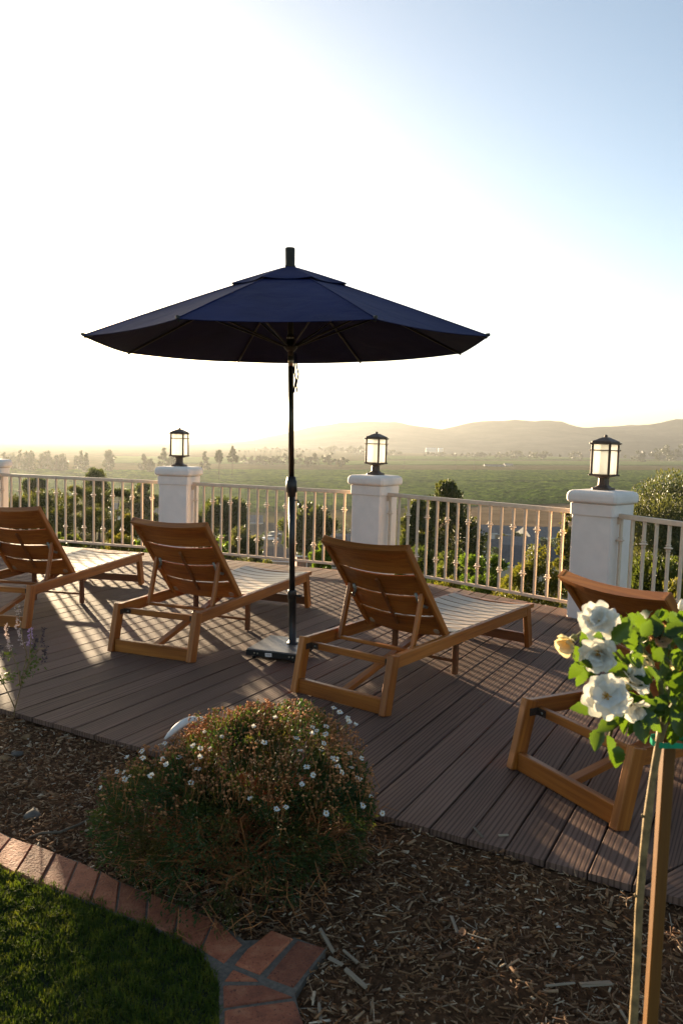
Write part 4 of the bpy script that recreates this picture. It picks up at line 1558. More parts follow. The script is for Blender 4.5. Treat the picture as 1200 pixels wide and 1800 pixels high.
DM = [daisy_mesh(k, (0, 0, .25, .6)[k % 4]) for k in range(6)]
dz_list = [(400 + x / 4.286, 1230 + y / 4.286) for x, y in [(278, 322), (545, 380), (700, 385), (635, 260), (670, 232), (738, 258), (725, 328), (595, 505), (643, 568), (557, 642), (370, 822), (440, 808), (742, 855), (812, 445), (790, 442), (905, 168), (1018, 795), (1080, 728), (1165, 855), (998, 600), (172, 745), (195, 205), (845, 92), (742, 200), (518, 288), (920, 402), (1008, 443), (358, 140), (830, 500), (860, 545), (932, 510), (975, 585), (905, 140), (960, 190), (800, 60), (640, 205)]]
dz_list += [(140 + x / 4, 1230 + y / 4) for x, y in [(350, 540), (318, 556), (505, 535), (612, 460), (785, 580), (918, 345), (850, 340), (830, 485), (790, 460), (158, 620), (45, 865), (445, 408), (700, 405), (440, 360), (1000, 262), (340, 410), (265, 505), (310, 510), (880, 225), (600, 305), (800, 325), (845, 405), (585, 415), (570, 312)]]
for i, (px, py) in enumerate(dz_list):
    t = ell_hit(px, py, LOB)
    p = CAMP + np.array(ray(px, py)) * (t * 0.985 if t else 2.72)
    if p[2] < ZB + .02: p = np.array(gz(px, py, ZB + .03))
    nrm = unit((p - np.array([-0.34, 2.9, 0.0]))[None] * [1, 1, 1.6])[0] * .8 + np.array([0, -0.25, 0.5]) + rg.normal(size=3) * .35
    q = Vector(nrm).to_track_quat('Z', 'Y').to_matrix().to_4x4()
    link('daisy', DM[i % 6], bush, Matrix.Translation(Vector(p - bo)) @ q @ Matrix.Scale(rg.uniform(0.72, 1.05), 4))

# the white stone on the deck edge behind the bush
b_ = MB()
A_, C_ = gz(290, 1303, 0.0), gz(364, 1270, 0.0)
pts = []
for t in np.linspace(0, 1, 11):
    p = A_.lerp(C_, t) + Vector((0, 0, 0.012 + 0.040 * math.sin(math.pi * t)))
    pts.append(p - A_)
b_.tube(pts, [0.005, 0.012, 0.015, 0.017, 0.018, 0.018, 0.018, 0.017, 0.015, 0.012, 0.004], 12)
o = b_.build('white_stone', M['rock_white'], None, Matrix.Translation(A_))
tag(o, 'smooth white arched stone half hidden behind the daisy bush on the deck edge', 'stone')

# ------------------------------------------------------------------ litter that can be told apart


def rock(name, px, py, size, mat, label, seed, flat=0.6):
    rg = np.random.default_rng(seed)
    b_ = MB()
    vs, fs = [], []
    seg, rows = 10, 6
    for i in range(rows + 1):
        th = math.pi * i / rows
        for k in range(seg):
            a = 2 * math.pi * k / seg
            rr = 1 + 0.18 * math.sin(3 * a + seed) * math.sin(th) + rg.normal() * .05
            vs.append((math.sin(th) * math.cos(a) * size * rr, math.sin(th) * math.sin(a) * size * .75 * rr, math.cos(th) * size * flat * rr))
    for i in range(rows):
        for k in range(seg):
            fs.append((i * seg + k, (i + 1) * seg + k, (i + 1) * seg + (k + 1) % seg, i * seg + (k + 1) % seg))
    b_.add(vs, fs, True)
    p = gz(px, py, ZB)
    o = b_.build(name, mat, None, Matrix.Translation((p.x, p.y, ZB + size * flat * .45)) @ Matrix.Rotation(seed, 4, 'Z'))
    return tag(o, label, 'rock')


rock('rock', 47, 1298, 0.024, M['rock_tan'], 'small tan rock on the mulch below the purple spike plant', 1)
rock('rock', 101, 1286, 0.023, M['rock_tan'], 'small tan rock touching the deck edge at the left', 2)
rock('rock', 30, 1327, 0.030, M['rock_grey'], 'flat grey rock in the mulch below the tan rock at left', 3, .4)
rock('rock', 6, 1338, 0.030, M['rock_tan'], 'mossy brown rock cut by the left edge of the photo', 4, .6)
rock('rock', 58, 1434, 0.042, M['rock_grey'], 'long dark grey bark chunk lying above the brick edging', 5, .35)


def stick(name, a, b__, w, h, mat, label, cat, z=ZB + 0.012):
    pa, pb = gz(*a, z), gz(*b__, z)
    c = (pa + pb) / 2
    mt, L_ = frame(pa, pb)
    b_ = MB(); vs, fs = cbox_data((L_, w, h), 0.002)
    rg = np.random.default_rng(int(a[0]))
    vs = [Vector(p) + Vector((0, rg.normal() * w * .1 + 0.1 * w * math.sin(p[0] / L_ * 5), rg.normal() * h * .12)) for p in vs]
    b_.add(vs, fs)
    o = b_.build(name, mat, None, mt @ Matrix.Rotation(rg.normal() * .3, 4, 'X'))
    return tag(o, label, cat)


stick('wood_chip', cz(810, 130), cz(905, 295), 0.012, 0.007, M['pale_chip'], 'longest pale wood chip, pointing down beside the outer brick corner', 'wood chip')
stick('wood_chip', cz(975, 280), cz(1072, 370), 0.008, 0.008, M['pale_chip'], 'thin pale wood chip right of the outer brick corner', 'wood chip')
stick('wood_chip', cz(990, 412), cz(1130, 545), 0.012, 0.010, M['pale_chip'], 'thick pale round stick lowest in the row beside the brick corner', 'wood chip')
stick('wood_chip', cz(870, 330), cz(970, 385), 0.012, 0.006, M['pale_chip'], 'grey brown chip between the two thin sticks by the brick corner', 'wood chip')
stick('wood_chip', cz(800, 650), cz(815, 780), 0.007, 0.006, M['pale_chip'], 'short pale stick beside the lowest brick in view', 'wood chip')
stick('wood_chip', (832, 1453), (848, 1472), 0.010, 0.004, M['twig'], 'grey splinter lying on the deck boards near their front edge', 'wood chip', 0.004)
stick('wood_chip', (875, 1468), (893, 1468), 0.014, 0.006, M['pale_chip'], 'oval tan chip on the deck boards beside the grey splinter', 'wood chip', 0.004)
stick('wood_chip', (1018, 1730), (1075, 1728), 0.022, 0.006, M['pale_chip'], 'broad grey chip in the mulch left of the rose stem foot', 'wood chip')
stick('wood_chip', (1084, 1768), (1105, 1800), 0.007, 0.006, M['pale_chip'], 'white stick beside the foot of the rose stem', 'wood chip')
stick('wood_chip', (958, 1733), (1010, 1728), 0.008, 0.006, M['pale_chip'], 'thin pale stick left of the broad grey chip', 'wood chip')
stick('wood_chip', (880, 1500), (925, 1512), 0.007, 0.004, M['pale_chip'], 'pale splinter at the front edge of the deck boards', 'wood chip')
stick('wood_chip', (793, 1610), (803, 1640), 0.011, 0.004, M['pale_chip'], 'upright pale chip in the middle of the mulch', 'wood chip')
b_ = MB()
pts = [gz(x, y, ZB + z) for x, y, z in ((52, 1471, .012), (75, 1464, .02), (105, 1463, .022), (140, 1449, .03), (172, 1432, .035), (187, 1423, .06))]
b_.tube([p - pts[0] for p in pts], [0.003, 0.005, 0.005, 0.0045, 0.004, 0.003], 7)
o = b_.build('twig', M['twig'], None, Matrix.Translation(pts[0]))
tag(o, 'long grey twig reaching from the brick edging into the daisy bush', 'twig')


def flat_leaf(name, px, py, L_, W_, mat, label, rz, z=ZB + 0.014, curl=0.3):
    b_ = MB(); vs, fs = [], []
    for i in range(6):
        t = i / 5
        w = W_ * math.sin(math.pi * min(1, t * .92 + .06)) ** .8 / 2
        zz = curl * L_ * (t - .5) ** 2
        vs += [(L_ * (t - .5), -w, zz + w * .5), (L_ * (t - .5), 0, zz), (L_ * (t - .5), w, zz + w * .3)]
    for i in range(5):
        fs += [(i * 3, i * 3 + 1, i * 3 + 4, i * 3 + 3), (i * 3 + 1, i * 3 + 2, i * 3 + 5, i * 3 + 4)]
    b_.add(vs, fs, True)
    p = gz(px, py, z)
    o = b_.build(name, mat, None, Matrix.Translation(p) @ Matrix.Rotation(rz, 4, 'Z'))
    return tag(o, label, 'leaf' if 'leaf' in name else 'petal')


flat_leaf('fallen_leaf', 1091, 1564, 0.055, 0.022, M['fallen_pink'], 'pinkish fallen leaf under the deck board ends at right', -0.2)
flat_leaf('fallen_leaf', 1088, 1553, 0.026, 0.012, M['petal_cream'], 'small yellow leaf above the pinkish fallen leaf', 0.3)
flat_leaf('fallen_petal', 983, 1630, 0.024, 0.012, M['petal'], 'white fallen petal on the mulch right of centre', 0.3)
flat_leaf('fallen_petal', 1181, 1589, 0.022, 0.010, M['petal'], 'white fallen petal below the deck corner at right', 0.1)
flat_leaf('fallen_leaf', 812, 1640, 0.045, 0.022, M['fallen_leaf'], 'papery tan leaf standing in the mulch beside the upright pale chip', 1.4, ZB + .02)
flat_leaf('fallen_leaf', 640, 1495, 0.06, 0.04, M['fallen_leaf'], 'dark brown leaf in the shade at the right foot of the daisy bush', 0.6)
flat_leaf('fallen_leaf', 1071, 1627, 0.05, 0.028, M['rock_tan'], 'grey tan leaf on the mulch left of the rose stem', -0.8)

# ------------------------------------------------------------------ purple spike plant at the left
sp = gz(25, 1272, ZB)
sv = thing('salvia_plant', 'spindly salvia with pale lilac flower spikes at the left edge of the deck', 'plant', (sp.x, sp.y, ZB))
D_s = sp.y


def sl_(px, py, dd=0.0):
    return Vector(gd(px, py, D_s + dd)) - Vector((sp.x, sp.y, ZB))


b_ = MB()
stem_paths = [[(22, 1275), (27, 1245), (37, 1208), (45, 1185), (60, 1150), (75, 1110)], [(27, 1245), (18, 1225), (8, 1205), (0, 1185)], [(37, 1208), (33, 1180), (24, 1155), (16, 1128), (10, 1100)],
              [(37, 1208), (42, 1180), (48, 1150), (40, 1120), (31, 1063)], [(45, 1185), (52, 1160), (54, 1135), (55, 1105)], [(60, 1150), (70, 1140), (80, 1140)]]
for sp_ in stem_paths:
    b_.tube([sl_(x, y, rg.normal() * .02) for x, y in sp_], [0.0035 - 0.0004 * i for i in range(len(sp_))], 5)
b_.build('stems', M['rose_bark'], sv)
b_ = MB()
for a, c in (((0, 1275), (8, 1255)), ((3, 1290), (10, 1262)), ((10, 1285), (22, 1262))):
    b_.tube([sl_(*a), sl_(*c)], 0.002, 4)
b_.build('dry_shoots', M['dry_stem'], sv)
for (pts_, mk) in ([[(10, 1098), (12, 1115), (16, 1132), (19, 1145)], 'petal_pale'], [[(31, 1062), (32, 1085), (31, 1100), (35, 1118), (40, 1135)], 'petal_pale'], [[(55, 1104), (54, 1115), (52, 1128), (50, 1135)], 'petal_purple'],
                   [[(78, 1103), (76, 1118), (74, 1135)], 'seed_head'], [[(63, 1120), (62, 1135), (64, 1148)], 'seed_head'], [[(82, 1138), (79, 1150), (76, 1165)], 'seed_head'], [[(0, 1133), (4, 1145), (7, 1155)], 'seed_head']):
    P = []
    for i in range(len(pts_) - 1):
        for t in np.linspace(0, 1, 26):
            q = sl_(pts_[i][0] * (1 - t) + pts_[i + 1][0] * t, pts_[i][1] * (1 - t) + pts_[i + 1][1] * t)
            P.append(np.array(q) + rg.normal(size=3) * .0045)
    P = np.array(P)
    V, F = leaf_quads(P, 0.013, 0.008, rg)
    link('flower_spike', arr_mesh('flower_spike', V, F, M[mk]), sv)
P = []
for (cx_, cy_, r0, k) in ((10, 1190, 14, 20), (22, 1185, 12, 18), (30, 1175, 10, 12), (55, 1170, 16, 40), (65, 1160, 12, 24), (50, 1185, 8, 14), (17, 1152, 9, 12), (12, 1145, 6, 8), (3, 1195, 8, 10), (60, 1140, 8, 10), (38, 1200, 5, 6), (0, 1300, 8, 8)):
    for _ in range(k):
        P.append(np.array(sl_(cx_ + rg.normal() * r0 * .5, cy_ + rg.normal() * r0 * .5, rg.normal() * .03)))
V, F = leaf_quads(np.array(P), 0.024, 0.013, rg, 0.25)
o = link('leaves', arr_mesh('leaves', V, F, M['salvia_leaf']), sv); tag(o, kind='stuff')

# ------------------------------------------------------------------ standard rose with its stake
DR = 1.32


def rp(px, py, dd=0.0):
    return Vector(gd(px, py, DR + dd))


foot = rp(1108, 1905); foot.z = ZB
foot = Vector((rp(1110, 1800).x - 0.012, DR, ZB))
rose = thing('rose_bush', 'standard rose with white blooms on a bare stem in the mulch at right', 'rose bush', foot)
b_ = MB()
pth = [foot, rp(1112, 1800), rp(1118, 1700), rp(1122, 1600), rp(1130, 1500), rp(1137, 1440), rp(1146, 1370), rp(1158, 1300), rp(1165, 1265)]
b_.tube([p - foot for p in pth], [0.0082, 0.0078, 0.0072, 0.0070, 0.0068, 0.0078, 0.0064, 0.0066, 0.009], 9)
for (px, py) in ((1137, 1440), (1124, 1580)):
    b_.tube([rp(px - 7, py - 4) - foot, rp(px - 10, py - 9) - foot], [0.003, 0.0015], 5)
b_.build('stem', M['rose_bark'], rose)
canes = [[(1165, 1268), (1150, 1240), (1120, 1225), (1090, 1215)], [(1165, 1268), (1140, 1220), (1110, 1180), (1085, 1150), (1068, 1130)], [(1165, 1268), (1160, 1200), (1135, 1150), (1105, 1110), (1080, 1100), (1060, 1095)],
         [(1165, 1268), (1175, 1200), (1170, 1150), (1155, 1125)], [(1165, 1268), (1200, 1210), (1225, 1160), (1240, 1120)], [(1150, 1240), (1110, 1255), (1075, 1280), (1070, 1300)], [(1165, 1268), (1210, 1250), (1260, 1235)], [(1110, 1180), (1060, 1160), (1025, 1165), (1012, 1140)], [(1170, 1150), (1195, 1110), (1198, 1085)]]
b_ = MB()
for k, cpt in enumerate(canes):
    b_.tube([rp(x, y, 0.03 * math.sin(k * 2 + i)) - foot for i, (x, y) in enumerate(cpt)], [0.005 - 0.0007 * i for i in range(len(cpt))], 6)
b_.build('canes', M['green_stem'], rose)


def rose_leaf_mesh(fold, curl):
    b_ = MB(); vs, fs = [], []
    L_, W_ = 0.046, 0.030
    nseg = 11
    for i in range(nseg + 1):
        t = i / nseg
        w = W_ / 2 * (math.sin(math.pi * t ** 0.8) ** 0.85 if 0 < t < 1 else 0.02)
        w *= 1 + 0.09 * (-1) ** i
        z = -curl * L_ * t * t
        vs += [(L_ * t, -w, z + w * fold), (L_ * t, 0, z), (L_ * t, w, z + w * fold)]
    for i in range(nseg):
        fs += [(i * 3, i * 3 + 3, i * 3 + 4, i * 3 + 1), (i * 3 + 1, i * 3 + 4, i * 3 + 5, i * 3 + 2)]
    b_.add(vs, fs, True)
    b_.tube([(-0.006, 0, 0.001), (0, 0, 0)], 0.0008, 4, False)
    return b_.mesh('leaf', M['rose_leaf'])


RL = [rose_leaf_mesh(0.35, 0.2), rose_leaf_mesh(0.15, 0.45), rose_leaf_mesh(0.5, 0.05)]
rg = np.random.default_rng(21)
leafspots = [(1072, 1312, -80), (1085, 1330, -95), (1050, 1300, -115), (1045, 1250, 160), (1030, 1243, 170), (1037, 1178, -95), (1020, 1190, -110), (1012, 1178, -120), (1010, 1150, -70), (1030, 1130, 100), (1075, 1122, 30), (1092, 1110, 45), (1105, 1122, -60), (1115, 1128, -50), (1135, 1105, 60), (1150, 1100, 80),
             (1190, 1085, 20), (1180, 1112, 10), (1185, 1105, 40), (1170, 1125, -20), (1195, 1135, -40), (1150, 1185, 120), (1135, 1190, 60), (1115, 1160, 150), (1090, 1180, 170), (1110, 1200, -140), (1125, 1285, -70), (1110, 1275, -100), (1098, 1272, -60), (1080, 1265, 200), (1065, 1275, 210), (1145, 1265, -30), (1155, 1250, 20), (1160, 1235, 50), (1175, 1260, -60), (1190, 1260, -75), (1198, 1240, -80), (1185, 1200, -90), (1170, 1180, 100), (1140, 1240, 40), (1130, 1260, 150), (1180, 1290, -80), (1200, 1190, 0), (1160, 1150, 60), (1185, 1165, 120), (1060, 1245, 140), (1095, 1240, -120)]
for i in range(300):
    if i < len(leafspots):
        px, py, az = leafspots[i]; dd = -0.05 + rg.normal() * .02
        sc = rg.uniform(0.65, 1.0)
    else:
        a = rg.uniform(0, 6.283); rr = math.sqrt(rg.uniform(0, 1))
        px, py = 1180 + 155 * rr * math.cos(a), 1178 + 105 * rr * math.sin(a)
        if px < 1085 and rg.random() < .6: continue
        az = rg.uniform(-180, 180); dd = rg.normal() * .07 + .03; sc = rg.uniform(0.4, 0.85)
    p = rp(px, py, dd) - foot
    ca, sa = math.cos(math.radians(az)), math.sin(math.radians(az))
    xd = Vector((ca, rg.normal() * .35, sa)).normalized()
    zd = Vector((rg.normal() * .4, -0.75, 0.55 + rg.normal() * .3))
    zd = (zd - xd * zd.dot(xd)).normalized()
    yd = zd.cross(xd)
    mt = Matrix((xd, yd, zd)).transposed().to_4x4(); mt.translation = p - xd * 0.022 * sc
    link('leaf', RL[i % 3], rose, mt @ Matrix.Scale(sc, 4))


def petal_mesh(W_, L_, cup, wave, seed):
    rg = np.random.default_rng(seed)
    b_ = MB(); vs, fs = [], []
    nu, nv = 12, 9
    p1, p2, p3 = rg.uniform(0, 6.28, 3)
    for j in range(nv + 1):
        t = j / nv
        for i in range(nu + 1):
            u = i / nu * 2 - 1
            w = W_ / 2 * (0.16 + 0.84 * math.sin(math.pi * .5 * min(1, t * 1.2)) ** .8)
            edge = 1 - 0.22 * abs(u) ** 2.5 * t - 0.10 * math.exp(-(u / .22) ** 2) * t ** 4 + 0.05 * math.sin(u * 6 + p3) * t ** 3
            z = cup * L_ * (t ** 1.6) + 0.16 * L_ * u * u * t + wave * L_ * (math.sin(u * 4.2 + p1) + .6 * math.sin(u * 9 + p2)) * t ** 2.5 - 0.22 * L_ * max(0, t - .7) ** 1.5 * 4
            vs.append((L_ * t * edge, w * u, z))
    for j in range(nv):
        for i in range(nu):
            a = j * (nu + 1) + i
            fs.append((a, a + 1, a + nu + 2, a + nu + 1))
    b_.add(vs, fs, True)
    return b_


def rose_flower(px, py, dd, facing, size, label=None, mat='petal', layers=((5, 0.05, 1.0), (5, 0.35, .88), (4, 0.7, .66)), eye=True, seed=0):
    rg = np.random.default_rng(seed + 50)
    root = bpy.data.objects.new('rose_flower', None)
    COL.objects.link(root); root.parent = rose
    q = Vector(facing).to_track_quat('Z', 'Y').to_matrix().to_4x4()
    root.matrix_local = Matrix.Translation(rp(px, py, dd) - foot) @ q
    if label: root['label'] = label
    pm = [petal_mesh(size * .64, size * .56, .14, .045, k + seed * 3).mesh('petal', M[mat]) for k in range(3)]
    idx = 0
    for nP, lift, sc in layers:
        for k in range(nP):
            a = 2 * math.pi * (k + 0.5 * (idx % 2)) / nP + rg.normal() * .15
            mt = Matrix.Rotation(a, 4, 'Z') @ Matrix.Translation((0.002, 0, 0.003 * idx)) @ Matrix.Rotation(-lift + rg.normal() * .2, 4, 'Y') @ Matrix.Rotation(rg.normal() * .15, 4, 'X') @ Matrix.Scale(sc * rg.uniform(.92, 1.06), 4)
            link('petal', pm[(k + idx) % 3], root, mt)
        idx += 1
    if eye:
        b_ = MB()
        for k in range(26):
            a = rg.uniform(0, 6.28); r0 = rg.uniform(0.001, 0.006)
            b_.tube([(r0 * .5 * math.cos(a), r0 * .5 * math.sin(a), 0.002), (r0 * 1.4 * math.cos(a), r0 * 1.4 * math.sin(a), 0.010 + rg.uniform(0, .003))], [0.0004, 0.0009], 4)
        link('stamens', b_.mesh('stamens', M['daisy_eye']), root)
    b_ = MB(); b_.lathe([(0.001, -0.016), (0.006, -0.012), (0.006, -0.004), (0.004, 0.0)], 8)
    b_.tube([(0, 0, -0.014), (0.004, 0, -0.05)], 0.0016, 5, False)
    link('calyx', b_.mesh('calyx', M['green_stem']), root)
    return root


rose_flower(1064, 1224, -0.10, (-0.25, -1, 0.30), 0.063, 'wide open white rose with a dark eye', seed=1)
rose_flower(1107, 1200, -0.05, (0.35, -0.5, 0.75), 0.056, seed=2, layers=((5, 0.2, 1.0), (5, 0.6, .9), (4, 1.0, .65)), eye=False)
rose_flower(1054, 1146, -0.08, (-0.5, -0.75, -0.15), 0.058, 'nodding white rose seen from the side', seed=3, layers=((5, 0.45, 1.0), (5, 0.75, .9), (3, 1.1, .6)))
rose_flower(1052, 1093, -0.05, (-0.35, -0.8, 0.55), 0.060, seed=4, layers=((5, 0.1, 1.0), (5, 0.5, .9), (5, 0.9, .7)), eye=False)
rose_flower(1110, 1240, -0.06, (0.1, -1, -0.3), 0.046, seed=5, mat='petal', layers=((5, 0.7, 1.0), (4, 1.0, .8)), eye=False)
rose_flower(1003, 1126, -0.04, (-0.7, -0.6, -0.4), 0.050, 'drooping cream rose past its bloom', seed=6, mat='petal_cream', layers=((5, 1.0, 1.0), (3, 1.2, .8)), eye=False)
rose_flower(1150, 1120, -0.03, (0.1, -0.8, 0.4), 0.046, 'withered beige rose', seed=7, mat='petal_dead', layers=((7, 0.9, 1.0), (6, 1.25, .9)), eye=False)
rose_flower(1174, 1170, -0.03, (0.2, -0.6, -0.6), 0.026, seed=8, mat='petal_cream', layers=((4, 0.6, 1.0),), eye=False)
rose_flower(1137, 1160, -0.02, (-0.6, -0.6, -0.2), 0.024, seed=9, mat='petal_cream', layers=((4, 0.6, 1.0),), eye=False)
for px, py in ((1197, 1067), (1111, 1156), (1180, 1162)):
    b_ = MB(); b_.lathe([(0.001, -0.008), (0.0055, -0.003), (0.006, 0.004), (0.003, 0.011), (0.0006, 0.014)], 8)
    b_.tube([(0, 0, -0.006), (-.004, 0, -0.05)], 0.0014, 5, False)
    link('rose_bud', b_.mesh('rose_bud', M['petal']), rose, Matrix.Translation(rp(px, py) - foot))

sfoot = Vector((rp(1148, 1800, .03).x - 0.005, DR + 0.03, ZB))
stk = thing('garden_stake', 'square wooden stake standing beside the bare rose stem', 'stake', sfoot)
stop = rp(1176, 1265, 0.03)
beam('stake', (0, 0, -0.02), stop - sfoot, 0.021, 0.021, M['stake_wood'], stk, 0.002, Vector((0, 1, 0)))
tz = rp(1170, 1303, .01)
b_ = MB()
ring = [(0.030 * math.cos(a) + 0.004, 0.030 * math.sin(a) * .8, 0.002 * math.sin(3 * a)) for a in np.linspace(0, 2 * math.pi, 18)]
for zo in (0,):
    vs, fs = [], []
    for p in ring:
        vs += [(p[0], p[1], p[2] - .005), (p[0], p[1], p[2] + .005), (p[0] * 1.04, p[1] * 1.04, p[2] + .005), (p[0] * 1.04, p[1] * 1.04, p[2] - .005)]
    for i in range(len(ring) - 1):
        for k in range(4): fs.append((i * 4 + k, i * 4 + (k + 1) % 4, i * 4 + 4 + (k + 1) % 4, i * 4 + 4 + k))
    b_.add(vs, fs)
b_.build('tie_loop', M['tape'], None)
tie = [o for o in bpy.data.objects if o.name.startswith('tie_loop')][-1]
tie.name = 'plant_tie'
tie.location = tz
tag(tie, 'green plastic tie holding the rose stem to its stake', 'plant tie')
b_ = MB(); b_.add(*ribbon([(0.026, -0.025, 0.004), (0.034, -0.028, 0.016), (0.036, -0.026, 0.030)], 0.012)); b_.add(*ribbon([(0.028, -0.026, -0.002), (0.036, -0.030, -0.012), (0.030, -0.030, -0.024)], 0.013))
link('loose_end', b_.mesh('loose_end', M['tape']), tie)


# ------------------------------------------------------------------ trees and shrubs beyond the railing
def crown_tree(name, label, cat, px, py_top, D, width_px, height_m, mat, seed, kind='round', nleaf=6000, leaf=0.12, group=None, ntr=1, trunk_frac=0.3, clumps=40, asp=1.0):
    """tree standing on the hillside: top at the survey pixel, trunk to the ground"""
    rg = np.random.default_rng(seed)
    top = gd(px, py_top, D)
    W_ = width_px / FPX * D / 2
    gzv = float(ground_z(np.array([top.x]), np.array([top.y]))[0])
    h = top.z - gzv
    if height_m: 
        base_cr = top.z - height_m
    else:
        base_cr = gzv + h * trunk_frac
    crh = top.z - base_cr
    t = thing(name, label, cat, (top.x, top.y, gzv), 0, group)
    zc = base_cr - gzv
    cent, rads = [], []
    for i in range(clumps):
        u = (i + rg.random()) / clumps
        if kind == 'cone':
            z = zc + crh * (0.02 + 0.95 * u)
            R_ = W_ * (1 - u) ** 0.75 * rg.uniform(.35, .95) + 0.02 * W_
            a = i * 2.4 + rg.normal() * .5
            cent.append((R_ * math.cos(a), R_ * math.sin(a) * asp, z)); rads.append(W_ * (0.34 - 0.18 * u) * rg.uniform(.8, 1.2))
        elif kind == 'column':
            z = zc + crh * (0.03 + 0.9 * u)
            prof = math.sin(math.pi * (0.12 + 0.8 * u)) ** .6
            a = i * 2.4
            cent.append((W_ * .5 * prof * math.cos(a), W_ * .5 * prof * math.sin(a), z)); rads.append(W_ * .55 * prof * rg.uniform(.8, 1.1))
        elif kind == 'pine':
            a = rg.uniform(0, 6.283); R_ = W_ * math.sqrt(rg.uniform(0.02, 1)) * .85
            z = zc + crh * (0.1 + 0.8 * rg.random())
            cent.append((R_ * math.cos(a), R_ * math.sin(a) * asp, z)); rads.append(W_ * rg.uniform(.13, .24))
        else:
            d = unit(rg.normal(size=(1, 3)))[0]
            q = rg.uniform(.45, .86)
            cent.append((d[0] * W_ * q, d[1] * W_ * q * asp, zc + crh * .5 + d[2] * crh * .5 * q)); rads.append(min(W_, crh * .5) * rg.uniform(.2, .38))
    cent, rads = np.array(cent), np.array(rads)
    wts = rads ** 2 / (rads ** 2).sum()
    which = rg.choice(len(cent), nleaf, p=wts)
    sq = {'pine': (1, 1, .45), 'cone': (1, 1, .6)}.get(kind, (1, 1, .85))
    P = cent[which] + in_ball(nleaf, rg, 0.35) * rads[which][:, None] * np.array(sq)
    out = unit(P - np.array([0, 0, zc + crh * .35])) + np.array([0, 0, .3])
    V, F = leaf_quads(P, leaf, leaf * (.5 if kind != 'pine' else .3), rg, 0.0, out)
    o = link('crown', arr_mesh('crown', V, F, mat), t)
    o['kind'] = 'stuff'
    b_ = MB()
    r0 = max(0.02, min(0.3, W_ * .07))
    trunk_top = np.array([0, 0, zc + crh * (.85 if kind in ('cone', 'column') else .45)])
    for k in range(ntr):
        off = np.array([rg.normal() * .1 * W_, rg.normal() * .1 * W_, 0]) * (ntr > 1)
        b_.tube([off * .3, off + trunk_top * .5 + rg.normal(size=3) * [.04 * W_, .04 * W_, 0], trunk_top + off], [r0, r0 * .75, r0 * .3], 7)
        for c in cent[:: max(1, len(cent) // 10)]:
            s0 = trunk_top * rg.uniform(.45, .95)
            s0[2] = min(s0[2], c[2])
            b_.tube([s0, (s0 + c) / 2 + rg.normal(size=3) * .05 * W_, c], [r0 * .4, r0 * .25, r0 * .08], 5, False)
    b_.build('trunk', M['bark'], t)
    return t


def shrub(label, px, py_top, D, width_px, mat, seed, nleaf=5000, leaf=0.05, cat='shrub', name='shrub', height=None, group=None, clumps=30):
    h = height if height else 2.2 * width_px / FPX * D * .5
    return crown_tree(name, label, cat, px, py_top, D, width_px, h, mat, seed, 'round', nleaf, leaf, group, 3, .15, clumps)


# right hand side
crown_tree('olive_tree', 'big grey green tree filling the right edge behind the nearest pillar', 'tree', 1172, 810, 13.5, 262, 4.6, M['olive'], 1, 'round', 110000, 0.05, clumps=130)
crown_tree('olive_tree', 'lower grey green tree peeking out between the nearest lantern and the big tree', 'tree', 1095, 856, 16.5, 130, 3.0, M['olive'], 2, 'round', 30000, 0.06, clumps=50)
shrub('dark shrub at the foot of the big tree at the right edge', 1160, 960, 10.2, 170, M['darkleaf'], 3, 16000, 0.06, height=1.5, clumps=50)
shrub('yellow green sprig low behind the right railing', 1185, 1015, 8.6, 70, M['yellowleaf'], 41, 2500, 0.05, height=.7)
crown_tree('conifer', 'dark conifer with a pointed top right of the third pillar', 'tree', 786, 848, 36, 172, 4.8, M['pine'], 4, 'cone', 24000, 0.16, clumps=110, asp=.8)
crown_tree('conifer', 'shorter dark conifer beside the third pillar, left of the pointed one', 'tree', 734, 878, 32, 140, 4.2, M['pine'], 5, 'cone', 15000, 0.16, clumps=70)
shrub('dark green bush below the pointed conifer', 740, 960, 20, 120, M['darkleaf'], 6, 9000, 0.09, height=1.9)
shrub('dark green bush behind the railing under the conifers', 800, 962, 17, 90, M['darkleaf'], 42, 6000, 0.08, height=1.5)
shrub('sunlit bright green bush behind the railing of the right section', 850, 958, 14.5, 84, M['brightleaf'], 7, 9000, 0.055, height=1.3, clumps=36)
shrub('yellow green bush reaching up to the nearest pillar', 950, 962, 10.8, 125, M['yellowleaf'], 8, 11000, 0.045, height=1.1, clumps=40)
shrub('small yellow green shrub under the bottom rail right of the third pillar', 790, 1012, 9.9, 90, M['yellowleaf'], 43, 2600, 0.04, height=.55)
shrub('low shrub under the bottom rail in front of the bright bush', 880, 1030, 9.0, 120, M['yellowleaf'], 44, 3600, 0.04, height=.6)
crown_tree('cypress', 'narrow dark cypress standing at the left side of the nearest pillar', 'tree', 996, 888, 26, 34, 3.2, M['yellowleaf'], 9, 'column', 5000, 0.09, clumps=24)
